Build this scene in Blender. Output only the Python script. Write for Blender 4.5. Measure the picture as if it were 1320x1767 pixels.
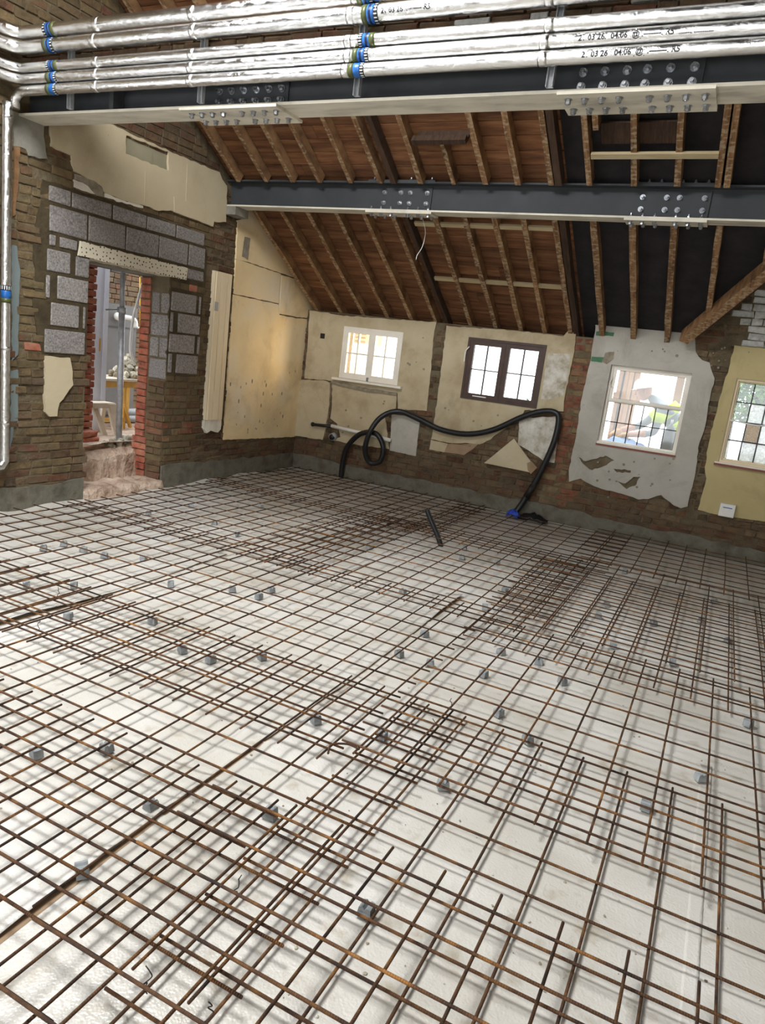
import bpy, math, random
import numpy as np
from mathutils import Vector, Matrix
from mathutils.geometry import tessellate_polygon

random.seed(7)
RNG = np.random.RandomState(7)
for _o in list(bpy.data.objects):
    bpy.data.objects.remove(_o, do_unlink=True)
SC = bpy.context.scene
COL = SC.collection

# ------------------------------------------------------------------ camera
H = 1.74                       # eye height above the membrane
YAW, PITCH, ROLL, FPX = -0.43114265, 0.21392963, 0.12403664, 1220.26
_f = Vector((math.sin(YAW) * math.cos(PITCH), math.cos(YAW) * math.cos(PITCH), -math.sin(PITCH)))
_r0 = Vector((math.cos(YAW), -math.sin(YAW), 0))
_u0 = _r0.cross(_f)
CR = math.cos(ROLL) * _r0 + math.sin(ROLL) * _u0
CU = -math.sin(ROLL) * _r0 + math.cos(ROLL) * _u0
CF = _f
cam_d = bpy.data.cameras.new('camera')
cam = bpy.data.objects.new('camera', cam_d)
COL.objects.link(cam)
_m = Matrix((CR, CU, -CF)).transposed().to_4x4()
_m.translation = Vector((0, 0, H))
cam.matrix_world = _m
cam_d.sensor_fit = 'VERTICAL'
cam_d.sensor_height = 24.0
cam_d.lens = 24.0 * FPX / 1767.0
cam_d.clip_start = 0.05
SC.camera = cam

# ------------------------------------------------------------------ world, daylight, exposure
W = bpy.data.worlds.new('daylight')
SC.world = W
W.use_nodes = True
_n = W.node_tree
_n.nodes.clear()
_bg = _n.nodes.new('ShaderNodeBackground')
_bg.inputs[0].default_value = (0.90, 0.95, 1.0, 1)
_bg.inputs[1].default_value = 3.6
_wo = _n.nodes.new('ShaderNodeOutputWorld')
_n.links.new(_bg.outputs[0], _wo.inputs[0])

XL0 = -5.57
def area(name, loc, target, sx, sy, power, col=(1, 1, 1)):
    d = bpy.data.lights.new(name, 'AREA')
    d.shape = 'RECTANGLE'
    d.size, d.size_y = sx, sy
    d.energy = power
    d.color = col
    o = bpy.data.objects.new(name, d)
    COL.objects.link(o)
    o.location = loc
    o.rotation_euler = (Vector(target) - Vector(loc)).to_track_quat('-Z', 'Y').to_euler()
    return o

# daylight entering by the rooflights and the shop front behind the camera
area('rooflight_daylight', (-3.2, 2.4, 5.2), (-2.9, 3.2, 0), 1.5, 1.5, 290, (0.97, 0.985, 1.0))
area('rooflight_daylight', (-1.9, -1.4, 4.05), (-1.4, 0.2, 0), 1.5, 1.5, 112, (1.0, 0.985, 0.96))
# added fill lamp, out of view, warming the far plaster through the white window
area('added_bounce_fill', (-3.55, 9.65, 1.85), (-5.57, 8.0, 1.5), 0.6, 0.8, 85, (1.0, 0.70, 0.38))
for _x0, _x1, _z0, _z1 in ((-4.93, -4.03, 1.40, 2.09), (-3.1, -2.13, 1.36, 2.1), (-1.33, -0.46, 1.07, 1.97), (0.0, 0.95, 1.07, 1.97)):
    _o = area('window_portal', ((_x0 + _x1) / 2, 9.05, (_z0 + _z1) / 2), ((_x0 + _x1) / 2, 0, (_z0 + _z1) / 2), _x1 - _x0, _z1 - _z0, 1)
    _o.data.cycles.is_portal = True
_o = area('side_opening_portal', (XL0 - 0.38, 0.7, 1.92), (0, 0.7, 1.92), 4.6, 2.05, 1)
_o.data.cycles.is_portal = True
_o = area('door_portal', (-6.0, 5.49, 1.35), (0, 5.49, 1.35), 1.1, 1.9, 1)
_o.data.cycles.is_portal = True

SC.view_settings.view_transform = 'Standard'
SC.view_settings.look = 'None'
SC.view_settings.exposure = 0.17
SC.view_settings.gamma = 1.0
SC.view_settings.use_curve_mapping = False
try:
    SC.cycles.use_denoising = True
    SC.cycles.max_bounces = 7
    SC.cycles.diffuse_bounces = 4
    SC.cycles.use_adaptive_sampling = True
    SC.cycles.adaptive_threshold = 0.04
    SC.cycles.glossy_bounces = 3
    SC.cycles.transparent_max_bounces = 12
    SC.cycles.sample_clamp_indirect = 8.0
except Exception:
    pass

# ------------------------------------------------------------------ geometry helpers
XL, YB = -5.57, 8.75            # inner faces of left wall and back wall
RZ, RT = 2.27, 0.60             # rafter underside: z = RZ + RT * (YB - y)

def ray(px, py):
    return CR * ((px - 660) / FPX) - CU * ((py - 883.5) / FPX) + CF
def onx(px, py, X):
    d = ray(px, py); return d * (X / d.x) + Vector((0, 0, H))
def ony(px, py, Y):
    d = ray(px, py); return d * (Y / d.y) + Vector((0, 0, H))
def onz(px, py, Z):
    d = ray(px, py); return d * ((Z - H) / d.z) + Vector((0, 0, H))
def onroof(px, py, dz=0.0):
    d = ray(px, py); s = (RZ + dz + RT * YB - H) / (d.z + RT * d.y); return d * s + Vector((0, 0, H))
def proj(p):
    d = Vector(p) - Vector((0, 0, H)); w = d.dot(CF)
    if w < 0.05: return None
    return 660 + FPX * d.dot(CR) / w, 883.5 - FPX * d.dot(CU) / w
def roofz(y, dz=0.0):
    return RZ + dz + RT * (YB - y)

class MB:
    def __init__(s): s.v = []; s.f = []
    def add(s, vs, fs):
        b = len(s.v); s.v += [tuple(p) for p in vs]; s.f += [tuple(i + b for i in f) for f in fs]; return s
    def box(s, x0, x1, y0, y1, z0, z1, j=0.0):
        vs = [(x, y, z) for x in (x0, x1) for y in (y0, y1) for z in (z0, z1)]
        if j: vs = [tuple(c + random.uniform(-j, j) for c in p) for p in vs]
        return s.add(vs, [(0, 1, 3, 2), (4, 6, 7, 5), (0, 4, 5, 1), (2, 3, 7, 6), (0, 2, 6, 4), (1, 5, 7, 3)])
    def bar(s, a, b, w, h, up=(0, 0, 1)):
        a = Vector(a); b = Vector(b); t = (b - a).normalized(); u = Vector(up)
        r = t.cross(u)
        if r.length < 1e-4: r = t.cross(Vector((1, 0, 0)))
        r.normalize(); u = r.cross(t).normalized(); r = r * w / 2; u = u * h / 2
        vs = [p + i * r + k * u for p in (a, b) for i in (-1, 1) for k in (-1, 1)]
        return s.add(vs, [(0, 1, 3, 2), (4, 6, 7, 5), (0, 4, 5, 1), (2, 3, 7, 6), (0, 2, 6, 4), (1, 5, 7, 3)])
    def prism(s, loops, ext):
        loops = [[Vector(p) for p in l] for l in loops]; ext = Vector(ext)
        flat = [p for l in loops for p in l]; n = len(flat)
        tris = tessellate_polygon(loops)
        vs = flat + [p + ext for p in flat]
        fs = [tuple(t) for t in tris] + [tuple(i + n for i in reversed(t)) for t in tris]
        b = 0
        for l in loops:
            m = len(l)
            for i in range(m):
                a, c = b + i, b + (i + 1) % m
                fs.append((a, c, c + n, a + n))
            b += m
        return s.add(vs, fs)
    def tube(s, pts, r, n=8, caps=True):
        pts = [Vector(p) for p in pts]; m = len(pts)
        rs = r if isinstance(r, (list, tuple)) else [r] * m
        t0 = (pts[1] - pts[0]).normalized()
        u = t0.orthogonal().normalized(); vs = []; fs = []
        for i in range(m):
            t = (pts[min(i + 1, m - 1)] - pts[max(i - 1, 0)]).normalized()
            u = (u - t * u.dot(t)).normalized(); w = t.cross(u)
            for k in range(n):
                a = 2 * math.pi * k / n
                vs.append(pts[i] + (u * math.cos(a) + w * math.sin(a)) * rs[i])
        for i in range(m - 1):
            for k in range(n):
                k2 = (k + 1) % n
                fs.append((i * n + k, i * n + k2, (i + 1) * n + k2, (i + 1) * n + k))
        if caps:
            fs.append(tuple(reversed(range(n)))); fs.append(tuple((m - 1) * n + k for k in range(n)))
        return s.add(vs, fs)
    def blob(s, c, r, n=6, m=5, j=0.2, sq=(1, 1, 1)):
        vs = [Vector((0, 0, 1))]; fs = []
        for i in range(1, m):
            for k in range(n):
                a, b = math.pi * i / m, 2 * math.pi * (k + 0.5 * (i % 2)) / n
                vs.append(Vector((math.sin(a) * math.cos(b), math.sin(a) * math.sin(b), math.cos(a))))
        vs.append(Vector((0, 0, -1)))
        for k in range(n): fs.append((0, 1 + k, 1 + (k + 1) % n))
        for i in range(m - 2):
            for k in range(n):
                a = 1 + i * n + k; b = 1 + i * n + (k + 1) % n
                fs.append((a, a + n, b + n, b))
        e = len(vs) - 1
        for k in range(n): fs.append((e, e - n + (k + 1) % n, e - n + k))
        vs = [Vector(c) + Vector((p.x * sq[0], p.y * sq[1], p.z * sq[2])) * r * random.uniform(1 - j, 1 + j) for p in vs]
        return s.add(vs, fs)
    def mesh(s, name, mats, smooth=False):
        me = bpy.data.meshes.new(name); me.from_pydata(s.v, [], s.f)
        for m in (mats if isinstance(mats, (list, tuple)) else [mats]): me.materials.append(m)
        if smooth: me.polygons.foreach_set('use_smooth', [True] * len(me.polygons))
        me.update(); return me
    def build(s, name, mat, parent=None, smooth=False):
        o = bpy.data.objects.new(name, s.mesh(name, mat, smooth)); COL.objects.link(o)
        if parent is not None: o.parent = parent
        return o

def tag(o, label=None, cat=None, group=None, kind=None):
    if label: o['label'] = label
    if cat: o['category'] = cat
    if group: o['group'] = group
    if kind: o['kind'] = kind
    return o
def empty(name, loc, label=None, cat=None, group=None, kind=None):
    o = bpy.data.objects.new(name, None); COL.objects.link(o); o.location = loc; o.empty_display_size = 0.1
    return tag(o, label, cat, group, kind)
def put(o, parent):
    """parent a world-space mesh to an Empty that stands away from the origin"""
    o.parent = parent
    o.matrix_parent_inverse = Matrix.Translation(parent.location).inverted()
    return o
def inst(name, me, parent, M=None):
    o = bpy.data.objects.new(name, me); COL.objects.link(o); o.parent = parent
    if M is not None: o.matrix_local = M
    return o
def spline(pts, n=8):
    pts = [Vector(p) for p in pts]; out = []
    P = [2 * pts[0] - pts[1]] + pts + [2 * pts[-1] - pts[-2]]
    for i in range(1, len(P) - 2):
        a, b, c, d = P[i - 1:i + 3]
        for k in range(n):
            t = k / n
            out.append(0.5 * ((2 * b) + (c - a) * t + (2 * a - 5 * b + 4 * c - d) * t * t + (3 * b - a - 3 * c + d) * t ** 3))
    out.append(pts[-1]); return out
def rag(poly, step=0.05, j=0.007, straight=()):
    """roughen the outline of a 2-D polygon; edges listed in `straight` stay straight"""
    out = []; n = len(poly)
    for i in range(n):
        a, b = poly[i], poly[(i + 1) % n]; L = math.dist(a, b); k = max(1, int(L / step))
        for q in range(k):
            t = q / k; p = (a[0] + (b[0] - a[0]) * t, a[1] + (b[1] - a[1]) * t)
            if q and i not in straight: p = (p[0] + random.uniform(-j, j), p[1] + random.uniform(-j, j))
            out.append(p)
    return out
def inpoly(p, poly):
    x, y = p; c = False; n = len(poly); k = n - 1
    for i in range(n):
        (xi, yi), (xk, yk) = poly[i], poly[k]
        if (yi > y) != (yk > y) and x < (xk - xi) * (y - yi) / (yk - yi) + xi: c = not c
        k = i
    return c
def zo(pts, ox, oy, s):
    return [(ox + x * s, oy + y * s) for x, y in pts]

# ------------------------------------------------------------------ materials
def lin(c):
    return tuple((v / 12.92 if v <= 0.04045 else ((v + 0.055) / 1.055) ** 2.4) for v in c)
def rgb(r, g, b):
    return lin((r / 255, g / 255, b / 255)) + (1,)
MATS = {}
def mat(name, cols,  scale=6, rough=0.8, metal=0.0, bump=0.3, bscale=30, rnd=0.0, palette=None, detail=6, stretch=(1, 1, 1), dist=0.01, spread=(0.3, 0.7), spec=0.4, wave=None, coat=0, smear=None, grime=None):
    """noise-mottled principled material; palette = colours picked per object / per loose piece"""
    m = bpy.data.materials.new(name); m.use_nodes = True; nt = m.node_tree; N = nt.nodes; L = nt.links
    b = N['Principled BSDF']; b.inputs['Roughness'].default_value = rough; b.inputs['Metallic'].default_value = metal
    b.inputs['Specular IOR Level'].default_value = spec
    if coat: b.inputs['Coat Weight'].default_value = coat
    tc = N.new('ShaderNodeTexCoord'); mp = N.new('ShaderNodeMapping'); mp.inputs['Scale'].default_value = stretch
    oi = N.new('ShaderNodeObjectInfo'); ge = N.new('ShaderNodeNewGeometry')
    ad = N.new('ShaderNodeMath'); ad.operation = 'ADD'; L.new(oi.outputs['Random'], ad.inputs[0]); L.new(ge.outputs['Random Per Island'], ad.inputs[1])
    fr = N.new('ShaderNodeMath'); fr.operation = 'FRACT'; L.new(ad.outputs[0], fr.inputs[0])
    off = N.new('ShaderNodeMath'); off.operation = 'MULTIPLY'; off.inputs[1].default_value = 37.0; L.new(fr.outputs[0], off.inputs[0])
    L.new(tc.outputs['Object'], mp.inputs['Vector'])
    va = N.new('ShaderNodeVectorMath'); va.operation = 'ADD'; L.new(mp.outputs[0], va.inputs[0])
    if rnd or palette: L.new(off.outputs[0], va.inputs[1])
    vec = va.outputs[0]
    no = N.new('ShaderNodeTexNoise'); no.inputs['Scale'].default_value = scale; no.inputs['Detail'].default_value = detail; no.inputs['Roughness'].default_value = 0.6
    L.new(vec, no.inputs['Vector'])
    cr = N.new('ShaderNodeValToRGB'); L.new(no.outputs['Fac'], cr.inputs[0])
    els = cr.color_ramp.elements
    k = len(cols)
    els[0].position = spread[0]; els[0].color = cols[0]; els[1].position = spread[1]; els[1].color = cols[-1]
    for i in range(1, k - 1):
        e = els.new(spread[0] + (spread[1] - spread[0]) * i / (k - 1)); e.color = cols[i]
    out = cr.outputs[0]
    if palette:
        pr = N.new('ShaderNodeValToRGB'); pr.color_ramp.interpolation = 'CONSTANT'
        pe = pr.color_ramp.elements
        pe[0].position = 0; pe[0].color = palette[0]; pe[1].position = 1 / len(palette); pe[1].color = palette[1]
        for i in range(2, len(palette)):
            e = pe.new(i / len(palette)); e.color = palette[i]
        L.new(fr.outputs[0], pr.inputs[0])
        mx = N.new('ShaderNodeMix'); mx.data_type = 'RGBA'; mx.blend_type = 'MULTIPLY'; mx.inputs['Factor'].default_value = 1.0
        L.new(pr.outputs[0], mx.inputs[6]); L.new(out, mx.inputs[7]); out = mx.outputs[2]
    if rnd:
        mm = N.new('ShaderNodeMapRange'); mm.inputs[3].default_value = 1 - rnd; mm.inputs[4].default_value = 1 + rnd * 0.6
        f2 = N.new('ShaderNodeMath'); f2.operation = 'MULTIPLY'; f2.inputs[1].default_value = 7.31; L.new(fr.outputs[0], f2.inputs[0])
        f3 = N.new('ShaderNodeMath'); f3.operation = 'FRACT'; L.new(f2.outputs[0], f3.inputs[0])
        L.new(f3.outputs[0], mm.inputs[0])
        hs = N.new('ShaderNodeHueSaturation'); L.new(mm.outputs[0], hs.inputs['Value']); L.new(out, hs.inputs['Color']); out = hs.outputs[0]
    if grime:
        g1 = N.new('ShaderNodeTexNoise'); g1.inputs['Scale'].default_value = 1.7; g1.inputs['Detail'].default_value = 9; g1.inputs['Roughness'].default_value = 0.68; g1.inputs['Distortion'].default_value = 0.6; L.new(ge.outputs['Position'], g1.inputs['Vector'])
        gr_ = N.new('ShaderNodeMapRange'); gr_.inputs[1].default_value = 0.50; gr_.inputs[2].default_value = 0.74; gr_.inputs[4].default_value = grime[1]; L.new(g1.outputs['Fac'], gr_.inputs[0])
        g2 = N.new('ShaderNodeTexNoise'); g2.inputs['Scale'].default_value = 26; g2.inputs['Detail'].default_value = 3; L.new(ge.outputs['Position'], g2.inputs['Vector'])
        g3 = N.new('ShaderNodeMapRange'); g3.inputs[1].default_value = 0.70; g3.inputs[2].default_value = 0.76; g3.inputs[4].default_value = 0.55; L.new(g2.outputs['Fac'], g3.inputs[0])
        ga = N.new('ShaderNodeMath'); ga.operation = 'MAXIMUM'; L.new(gr_.outputs[0], ga.inputs[0]); L.new(g3.outputs[0], ga.inputs[1])
        gm = N.new('ShaderNodeMix'); gm.data_type = 'RGBA'; L.new(ga.outputs[0], gm.inputs['Factor']); L.new(out, gm.inputs[6]); gm.inputs[7].default_value = grime[0]; out = gm.outputs[2]
    if smear:
        ns = N.new('ShaderNodeTexNoise'); ns.inputs['Scale'].default_value = 7; ns.inputs['Detail'].default_value = 6; L.new(ge.outputs['Position'], ns.inputs['Vector'])
        sr = N.new('ShaderNodeMapRange'); sr.inputs[1].default_value = 0.40; sr.inputs[2].default_value = 0.66; sr.inputs[4].default_value = smear[1]; L.new(ns.outputs['Fac'], sr.inputs[0])
        sm = N.new('ShaderNodeMix'); sm.data_type = 'RGBA'; L.new(sr.outputs[0], sm.inputs['Factor']); L.new(out, sm.inputs[6]); sm.inputs[7].default_value = smear[0]; out = sm.outputs[2]
    L.new(out, b.inputs['Base Color'])
    if bump:
        n2 = N.new('ShaderNodeTexNoise'); n2.inputs['Scale'].default_value = bscale; n2.inputs['Detail'].default_value = 4; L.new(vec, n2.inputs['Vector'])
        bp = N.new('ShaderNodeBump'); bp.inputs['Strength'].default_value = bump; bp.inputs['Distance'].default_value = dist
        if wave:
            wv = N.new('ShaderNodeTexWave'); wv.bands_direction = wave[0]; wv.inputs['Scale'].default_value = wave[1]; L.new(tc.outputs['Object'], wv.inputs['Vector'])
            am = N.new('ShaderNodeMath'); am.operation = 'ADD'; L.new(n2.outputs['Fac'], am.inputs[0]); L.new(wv.outputs['Fac'], am.inputs[1]); L.new(am.outputs[0], bp.inputs['Height'])
        else: L.new(n2.outputs['Fac'], bp.inputs['Height'])
        L.new(bp.outputs[0], b.inputs['Normal'])
    MATS[name] = m
    return m
G = lambda a: rgb(a, a, a)
_w = [G(170), G(225), G(255)]
mat('mortar', [rgb(79, 68, 51), rgb(104, 92, 70), rgb(116, 104, 84)], 5, 0.95, bump=0.8, bscale=25, dist=0.02)
mat('dark_mortar', [rgb(55, 46, 30), rgb(82, 70, 48)], 8, 0.95, bump=0.7, bscale=40)
mat('brick_stock', _w, 14, 0.92, bump=0.9, bscale=45, dist=0.008, rnd=0.16, smear=(rgb(98, 84, 61), 0.8), palette=[rgb(121, 101, 69), rgb(112, 92, 62), rgb(125, 105, 73), rgb(104, 86, 59), rgb(115, 91, 64), rgb(120, 100, 70), rgb(109, 78, 55), rgb(100, 84, 61), rgb(115, 100, 70)])
mat('brick_brown', _w, 14, 0.92, bump=0.9, bscale=45, dist=0.008, rnd=0.16, smear=(rgb(100, 86, 66), 0.85), palette=[rgb(115, 90, 66), rgb(111, 82, 61), rgb(120, 99, 73), rgb(108, 75, 55), rgb(100, 82, 64), rgb(113, 88, 64), rgb(117, 79, 59)])
mat('brick_red', _w, 14, 0.9, bump=0.7, bscale=45, dist=0.006, rnd=0.14, smear=(rgb(176, 134, 110), 0.5), palette=[rgb(192, 108, 80), rgb(202, 122, 94), rgb(180, 96, 72), rgb(190, 112, 88), rgb(172, 90, 70)])
mat('brick_chase', _w, 16, 0.95, bump=1.0, bscale=35, dist=0.015, rnd=0.3, palette=[rgb(118, 98, 74), rgb(96, 80, 60), rgb(128, 108, 82), rgb(110, 80, 58)])
mat('brick_pier', _w, 16, 0.93, bump=1.0, bscale=35, dist=0.012, rnd=0.2, smear=(rgb(124, 104, 78), 0.7), palette=[rgb(146, 92, 68), rgb(136, 108, 78), rgb(130, 80, 60), rgb(140, 118, 84), rgb(142, 88, 66)])
mat('brick_white', _w, 14, 0.85, bump=0.6, bscale=45, dist=0.006, rnd=0.08, palette=[rgb(222, 220, 212), rgb(214, 212, 204)])
mat('block', [rgb(104, 100, 98), rgb(140, 134, 130), rgb(166, 160, 154)], 60, 0.95, bump=0.8, bscale=120, dist=0.006, rnd=0.1, detail=3)
mat('plaster_cream', [rgb(191, 176, 145), rgb(202, 189, 159)], 2.5, 0.75, bump=0.12, bscale=12, grime=(rgb(150, 132, 100), 0.45))
mat('plaster_far', [rgb(226, 200, 152), rgb(238, 214, 168), rgb(236, 222, 196)], 1.6, 0.7, bump=0.15, bscale=12, grime=(rgb(176, 152, 112), 0.55))
mat('paint_olive', [rgb(140, 133, 108), rgb(156, 149, 124)], 4, 0.7, bump=0.1)
mat('plaster_white', [rgb(222, 216, 200), rgb(236, 231, 218), rgb(240, 236, 226)], 3, 0.75, bump=0.2, bscale=14, grime=(rgb(150, 140, 120), 0.6))
mat('plaster_back', [rgb(169, 152, 121), rgb(186, 171, 140), rgb(193, 180, 153)], 3, 0.8, bump=0.15, bscale=14, grime=(rgb(132, 112, 82), 0.6))
mat('plaster_grey_white', [rgb(172, 167, 155), rgb(188, 183, 172)], 3, 0.8, bump=0.6, bscale=6, dist=0.03, grime=(rgb(132, 124, 108), 0.6))
mat('plaster_yellow', [rgb(180, 164, 116), rgb(192, 176, 128)], 2.5, 0.75, bump=0.1, bscale=14, grime=(rgb(140, 124, 82), 0.5))
mat('plaster_stained', [rgb(150, 138, 112), rgb(196, 190, 176), rgb(220, 216, 206)], 9, 0.9, bump=0.5, bscale=30)
mat('scratch_coat', [rgb(122, 112, 96), rgb(158, 148, 130)], 14, 0.95, bump=0.8, bscale=40)
mat('board_and_shade_brown', [rgb(140, 116, 90), rgb(160, 136, 108)], 8, 0.9, bump=0.1)  # bare board, and the painted shade along the membrane laps
mat('render_grey', [rgb(88, 84, 72), rgb(114, 110, 97), rgb(84, 76, 62)], 4, 0.9, bump=0.6, bscale=18, dist=0.02)
mat('concrete', [rgb(118, 114, 104), rgb(146, 142, 130)], 6, 0.9, bump=0.4, bscale=30)
mat('paint_bluegrey', [rgb(112, 124, 124), rgb(126, 136, 134)], 4, 0.7, bump=0.1)
mat('paint_green', [rgb(60, 104, 74), rgb(76, 120, 86)], 12, 0.7, bump=0.2)
mat('wood_cream', [rgb(222, 204, 170), rgb(234, 218, 188)], 5, 0.6, bump=0.1, stretch=(1, 1, 0.15))
mat('wood_white', [rgb(228, 220, 206), rgb(240, 234, 222)], 6, 0.55, bump=0.1)
mat('wood_darkbrown', [rgb(62, 44, 36), rgb(78, 56, 46)], 8, 0.5, bump=0.15)
mat('wood_red', [rgb(120, 66, 52), rgb(140, 80, 62)], 8, 0.5, bump=0.1)
mat('rafter', [rgb(92, 66, 44), rgb(140, 104, 70), rgb(166, 128, 90)], 10, 0.85, bump=0.6, bscale=30, rnd=0.2, stretch=(3, 0.4, 0.6))
def lath_marks(m):
    # pale nail and lath marks left across the undersides
    nt = m.node_tree; N = nt.nodes; L = nt.links; b = N['Principled BSDF']; src = b.inputs['Base Color'].links[0].from_socket
    tc = N.new('ShaderNodeTexCoord'); mp = N.new('ShaderNodeMapping'); mp.inputs['Scale'].default_value = (18, 34, 34); L.new(tc.outputs['Object'], mp.inputs[0])
    no = N.new('ShaderNodeTexNoise'); no.inputs['Scale'].default_value = 1.0; no.inputs['Detail'].default_value = 3; L.new(mp.outputs[0], no.inputs['Vector'])
    r1 = N.new('ShaderNodeMapRange'); r1.inputs[1].default_value = 0.5; r1.inputs[2].default_value = 0.6; L.new(no.outputs['Fac'], r1.inputs[0])
    ge = N.new('ShaderNodeNewGeometry'); sx = N.new('ShaderNodeSeparateXYZ'); L.new(ge.outputs['True Normal'], sx.inputs[0])
    lt = N.new('ShaderNodeMath'); lt.operation = 'LESS_THAN'; lt.inputs[1].default_value = -0.5; L.new(sx.outputs['Z'], lt.inputs[0])
    ml = N.new('ShaderNodeMath'); ml.operation = 'MULTIPLY'; L.new(r1.outputs[0], ml.inputs[0]); L.new(lt.outputs[0], ml.inputs[1])
    m2 = N.new('ShaderNodeMath'); m2.operation = 'MULTIPLY'; m2.inputs[1].default_value = 0.55; L.new(ml.outputs[0], m2.inputs[0])
    mx = N.new('ShaderNodeMix'); mx.data_type = 'RGBA'; L.new(m2.outputs[0], mx.inputs['Factor']); L.new(src, mx.inputs[6]); mx.inputs[7].default_value = rgb(190, 172, 142); L.new(mx.outputs[2], b.inputs['Base Color'])
lath_marks(MATS['rafter'])
mat('rafter_dark', [rgb(52, 38, 28), rgb(84, 62, 46)], 10, 0.9, bump=0.6, bscale=30, rnd=0.2, stretch=(3, 0.4, 0.6))
mat('roof_board', [rgb(86, 54, 32), rgb(123, 81, 52), rgb(147, 104, 68)], 7, 0.85, bump=0.3, bscale=20, rnd=0.25, stretch=(0.25, 2, 2))
mat('batten_pale', [rgb(176, 156, 118), rgb(200, 184, 148)], 8, 0.8, bump=0.3, rnd=0.1, stretch=(0.3, 2, 2))
mat('felt', [rgb(28, 26, 27), rgb(46, 42, 43)], 5, 0.85, bump=0.5, bscale=9, dist=0.03)
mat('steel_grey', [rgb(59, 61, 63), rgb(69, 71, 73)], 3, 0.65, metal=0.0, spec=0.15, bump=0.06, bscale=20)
mat('steel_bounce_lit', [rgb(168, 162, 148), rgb(206, 199, 182), rgb(222, 214, 196)], 4, 0.6, metal=0.0, bump=0.08, bscale=20, stretch=(0.6, 2, 1))  # beam undersides: bounce light from the floor painted in as paler steel
mat('bolt_zinc', [rgb(150, 152, 156), rgb(190, 192, 196)], 30, 0.3, metal=0.9, bump=0.1, rnd=0.15)
mat('galvanised', [rgb(150, 154, 158), rgb(190, 192, 194)], 20, 0.45, metal=0.3, bump=0.1)
mat('rust_x', [rgb(40, 32, 28), rgb(68, 48, 35), rgb(96, 66, 40), rgb(142, 98, 52)], 9, 0.8, metal=0.1, bump=0.5, bscale=200, dist=0.002, rnd=0.3, wave=('X', 40), spec=0.3)
mat('rust_y', [rgb(40, 32, 28), rgb(68, 48, 35), rgb(96, 66, 40), rgb(142, 98, 52)], 9, 0.8, metal=0.1, bump=0.5, bscale=200, dist=0.002, rnd=0.3, wave=('Y', 40), spec=0.3)
mat('spacer', [rgb(128, 132, 134), rgb(160, 164, 164)], 40, 0.9, bump=0.3, rnd=0.12)
mat('wire', [rgb(44, 40, 40), rgb(66, 60, 58)], 40, 0.5, metal=0.6, bump=0)
mat('black_plastic', [rgb(24, 24, 25), rgb(32, 32, 33)], 10, 0.38, bump=0.05)
mat('white_plastic', [rgb(226, 224, 216), rgb(238, 236, 230)], 8, 0.4, bump=0.05)
mat('grey_plastic', [rgb(150, 152, 154), rgb(168, 170, 172)], 8, 0.45, bump=0.05)
mat('blue_tape', [rgb(28, 84, 150), rgb(36, 98, 168)], 8, 0.35, bump=0)
mat('navy_tape', [rgb(14, 22, 52), rgb(20, 30, 66)], 8, 0.35, bump=0)
mat('olive_tape', [rgb(66, 72, 36), rgb(78, 84, 44)], 8, 0.4, bump=0)
mat('dark_tape', [rgb(28, 30, 28), rgb(36, 38, 36)], 8, 0.4, bump=0)
mat('ink_white', [G(225), G(240)], 8, 0.6, bump=0)
mat('ink_black', [G(24), G(36)], 8, 0.6, bump=0)
mat('blue_cloth', [rgb(40, 70, 190), rgb(60, 96, 215)], 8, 0.7, bump=0.2)
mat('dirt', [rgb(138, 114, 96), rgb(190, 166, 146), rgb(212, 194, 176)], 6, 0.95, bump=0.8, bscale=30, dist=0.03)
mat('rubble', _w, 12, 0.95, bump=0.8, bscale=40, rnd=0.15, palette=[rgb(206, 196, 172), rgb(182, 170, 146), rgb(220, 212, 192), rgb(160, 146, 122)])
mat('post_white', [rgb(214, 218, 236), rgb(228, 232, 246)], 3, 0.5, bump=0.05)
mat('cabinet_grey', [rgb(96, 94, 92), rgb(108, 106, 104)], 3, 0.6, bump=0.1)
mat('yellow_wood', [rgb(206, 156, 66), rgb(222, 176, 90)], 8, 0.7, bump=0.2, rnd=0.1)
mat('pale_wood', [rgb(206, 192, 170), rgb(224, 212, 194)], 8, 0.75, bump=0.2, rnd=0.1)
mat('yellow_paint', [rgb(196, 150, 40), rgb(210, 168, 60)], 8, 0.6, bump=0)
mat('fence_wood', [rgb(150, 108, 76), rgb(180, 138, 100)], 8, 0.85, bump=0.3, rnd=0.15)
mat('hivis', [rgb(196, 226, 20), rgb(206, 236, 34)], 6, 0.7, bump=0.2, bscale=14)
mat('hivis_grey', [rgb(104, 110, 116), rgb(124, 130, 136)], 6, 0.5, bump=0.1)
mat('trousers', [rgb(60, 66, 76), rgb(74, 80, 90)], 8, 0.85, bump=0.3)
mat('skin', [rgb(196, 134, 108), rgb(212, 152, 124)], 10, 0.55, bump=0.1)
mat('glove', [rgb(206, 148, 84), rgb(220, 166, 104)], 10, 0.8, bump=0.2)
mat('leaf', _w, 10, 0.6, bump=0.1, rnd=0.25, palette=[rgb(96, 158, 44), rgb(126, 184, 60), rgb(84, 140, 48), rgb(150, 200, 84)])
mat('stone_grey', [rgb(140, 140, 142), rgb(172, 172, 172)], 8, 0.9, bump=0.4)
mat('building_beige', [rgb(200, 168, 122), rgb(220, 192, 150)], 8, 0.9, bump=0.2)

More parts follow.
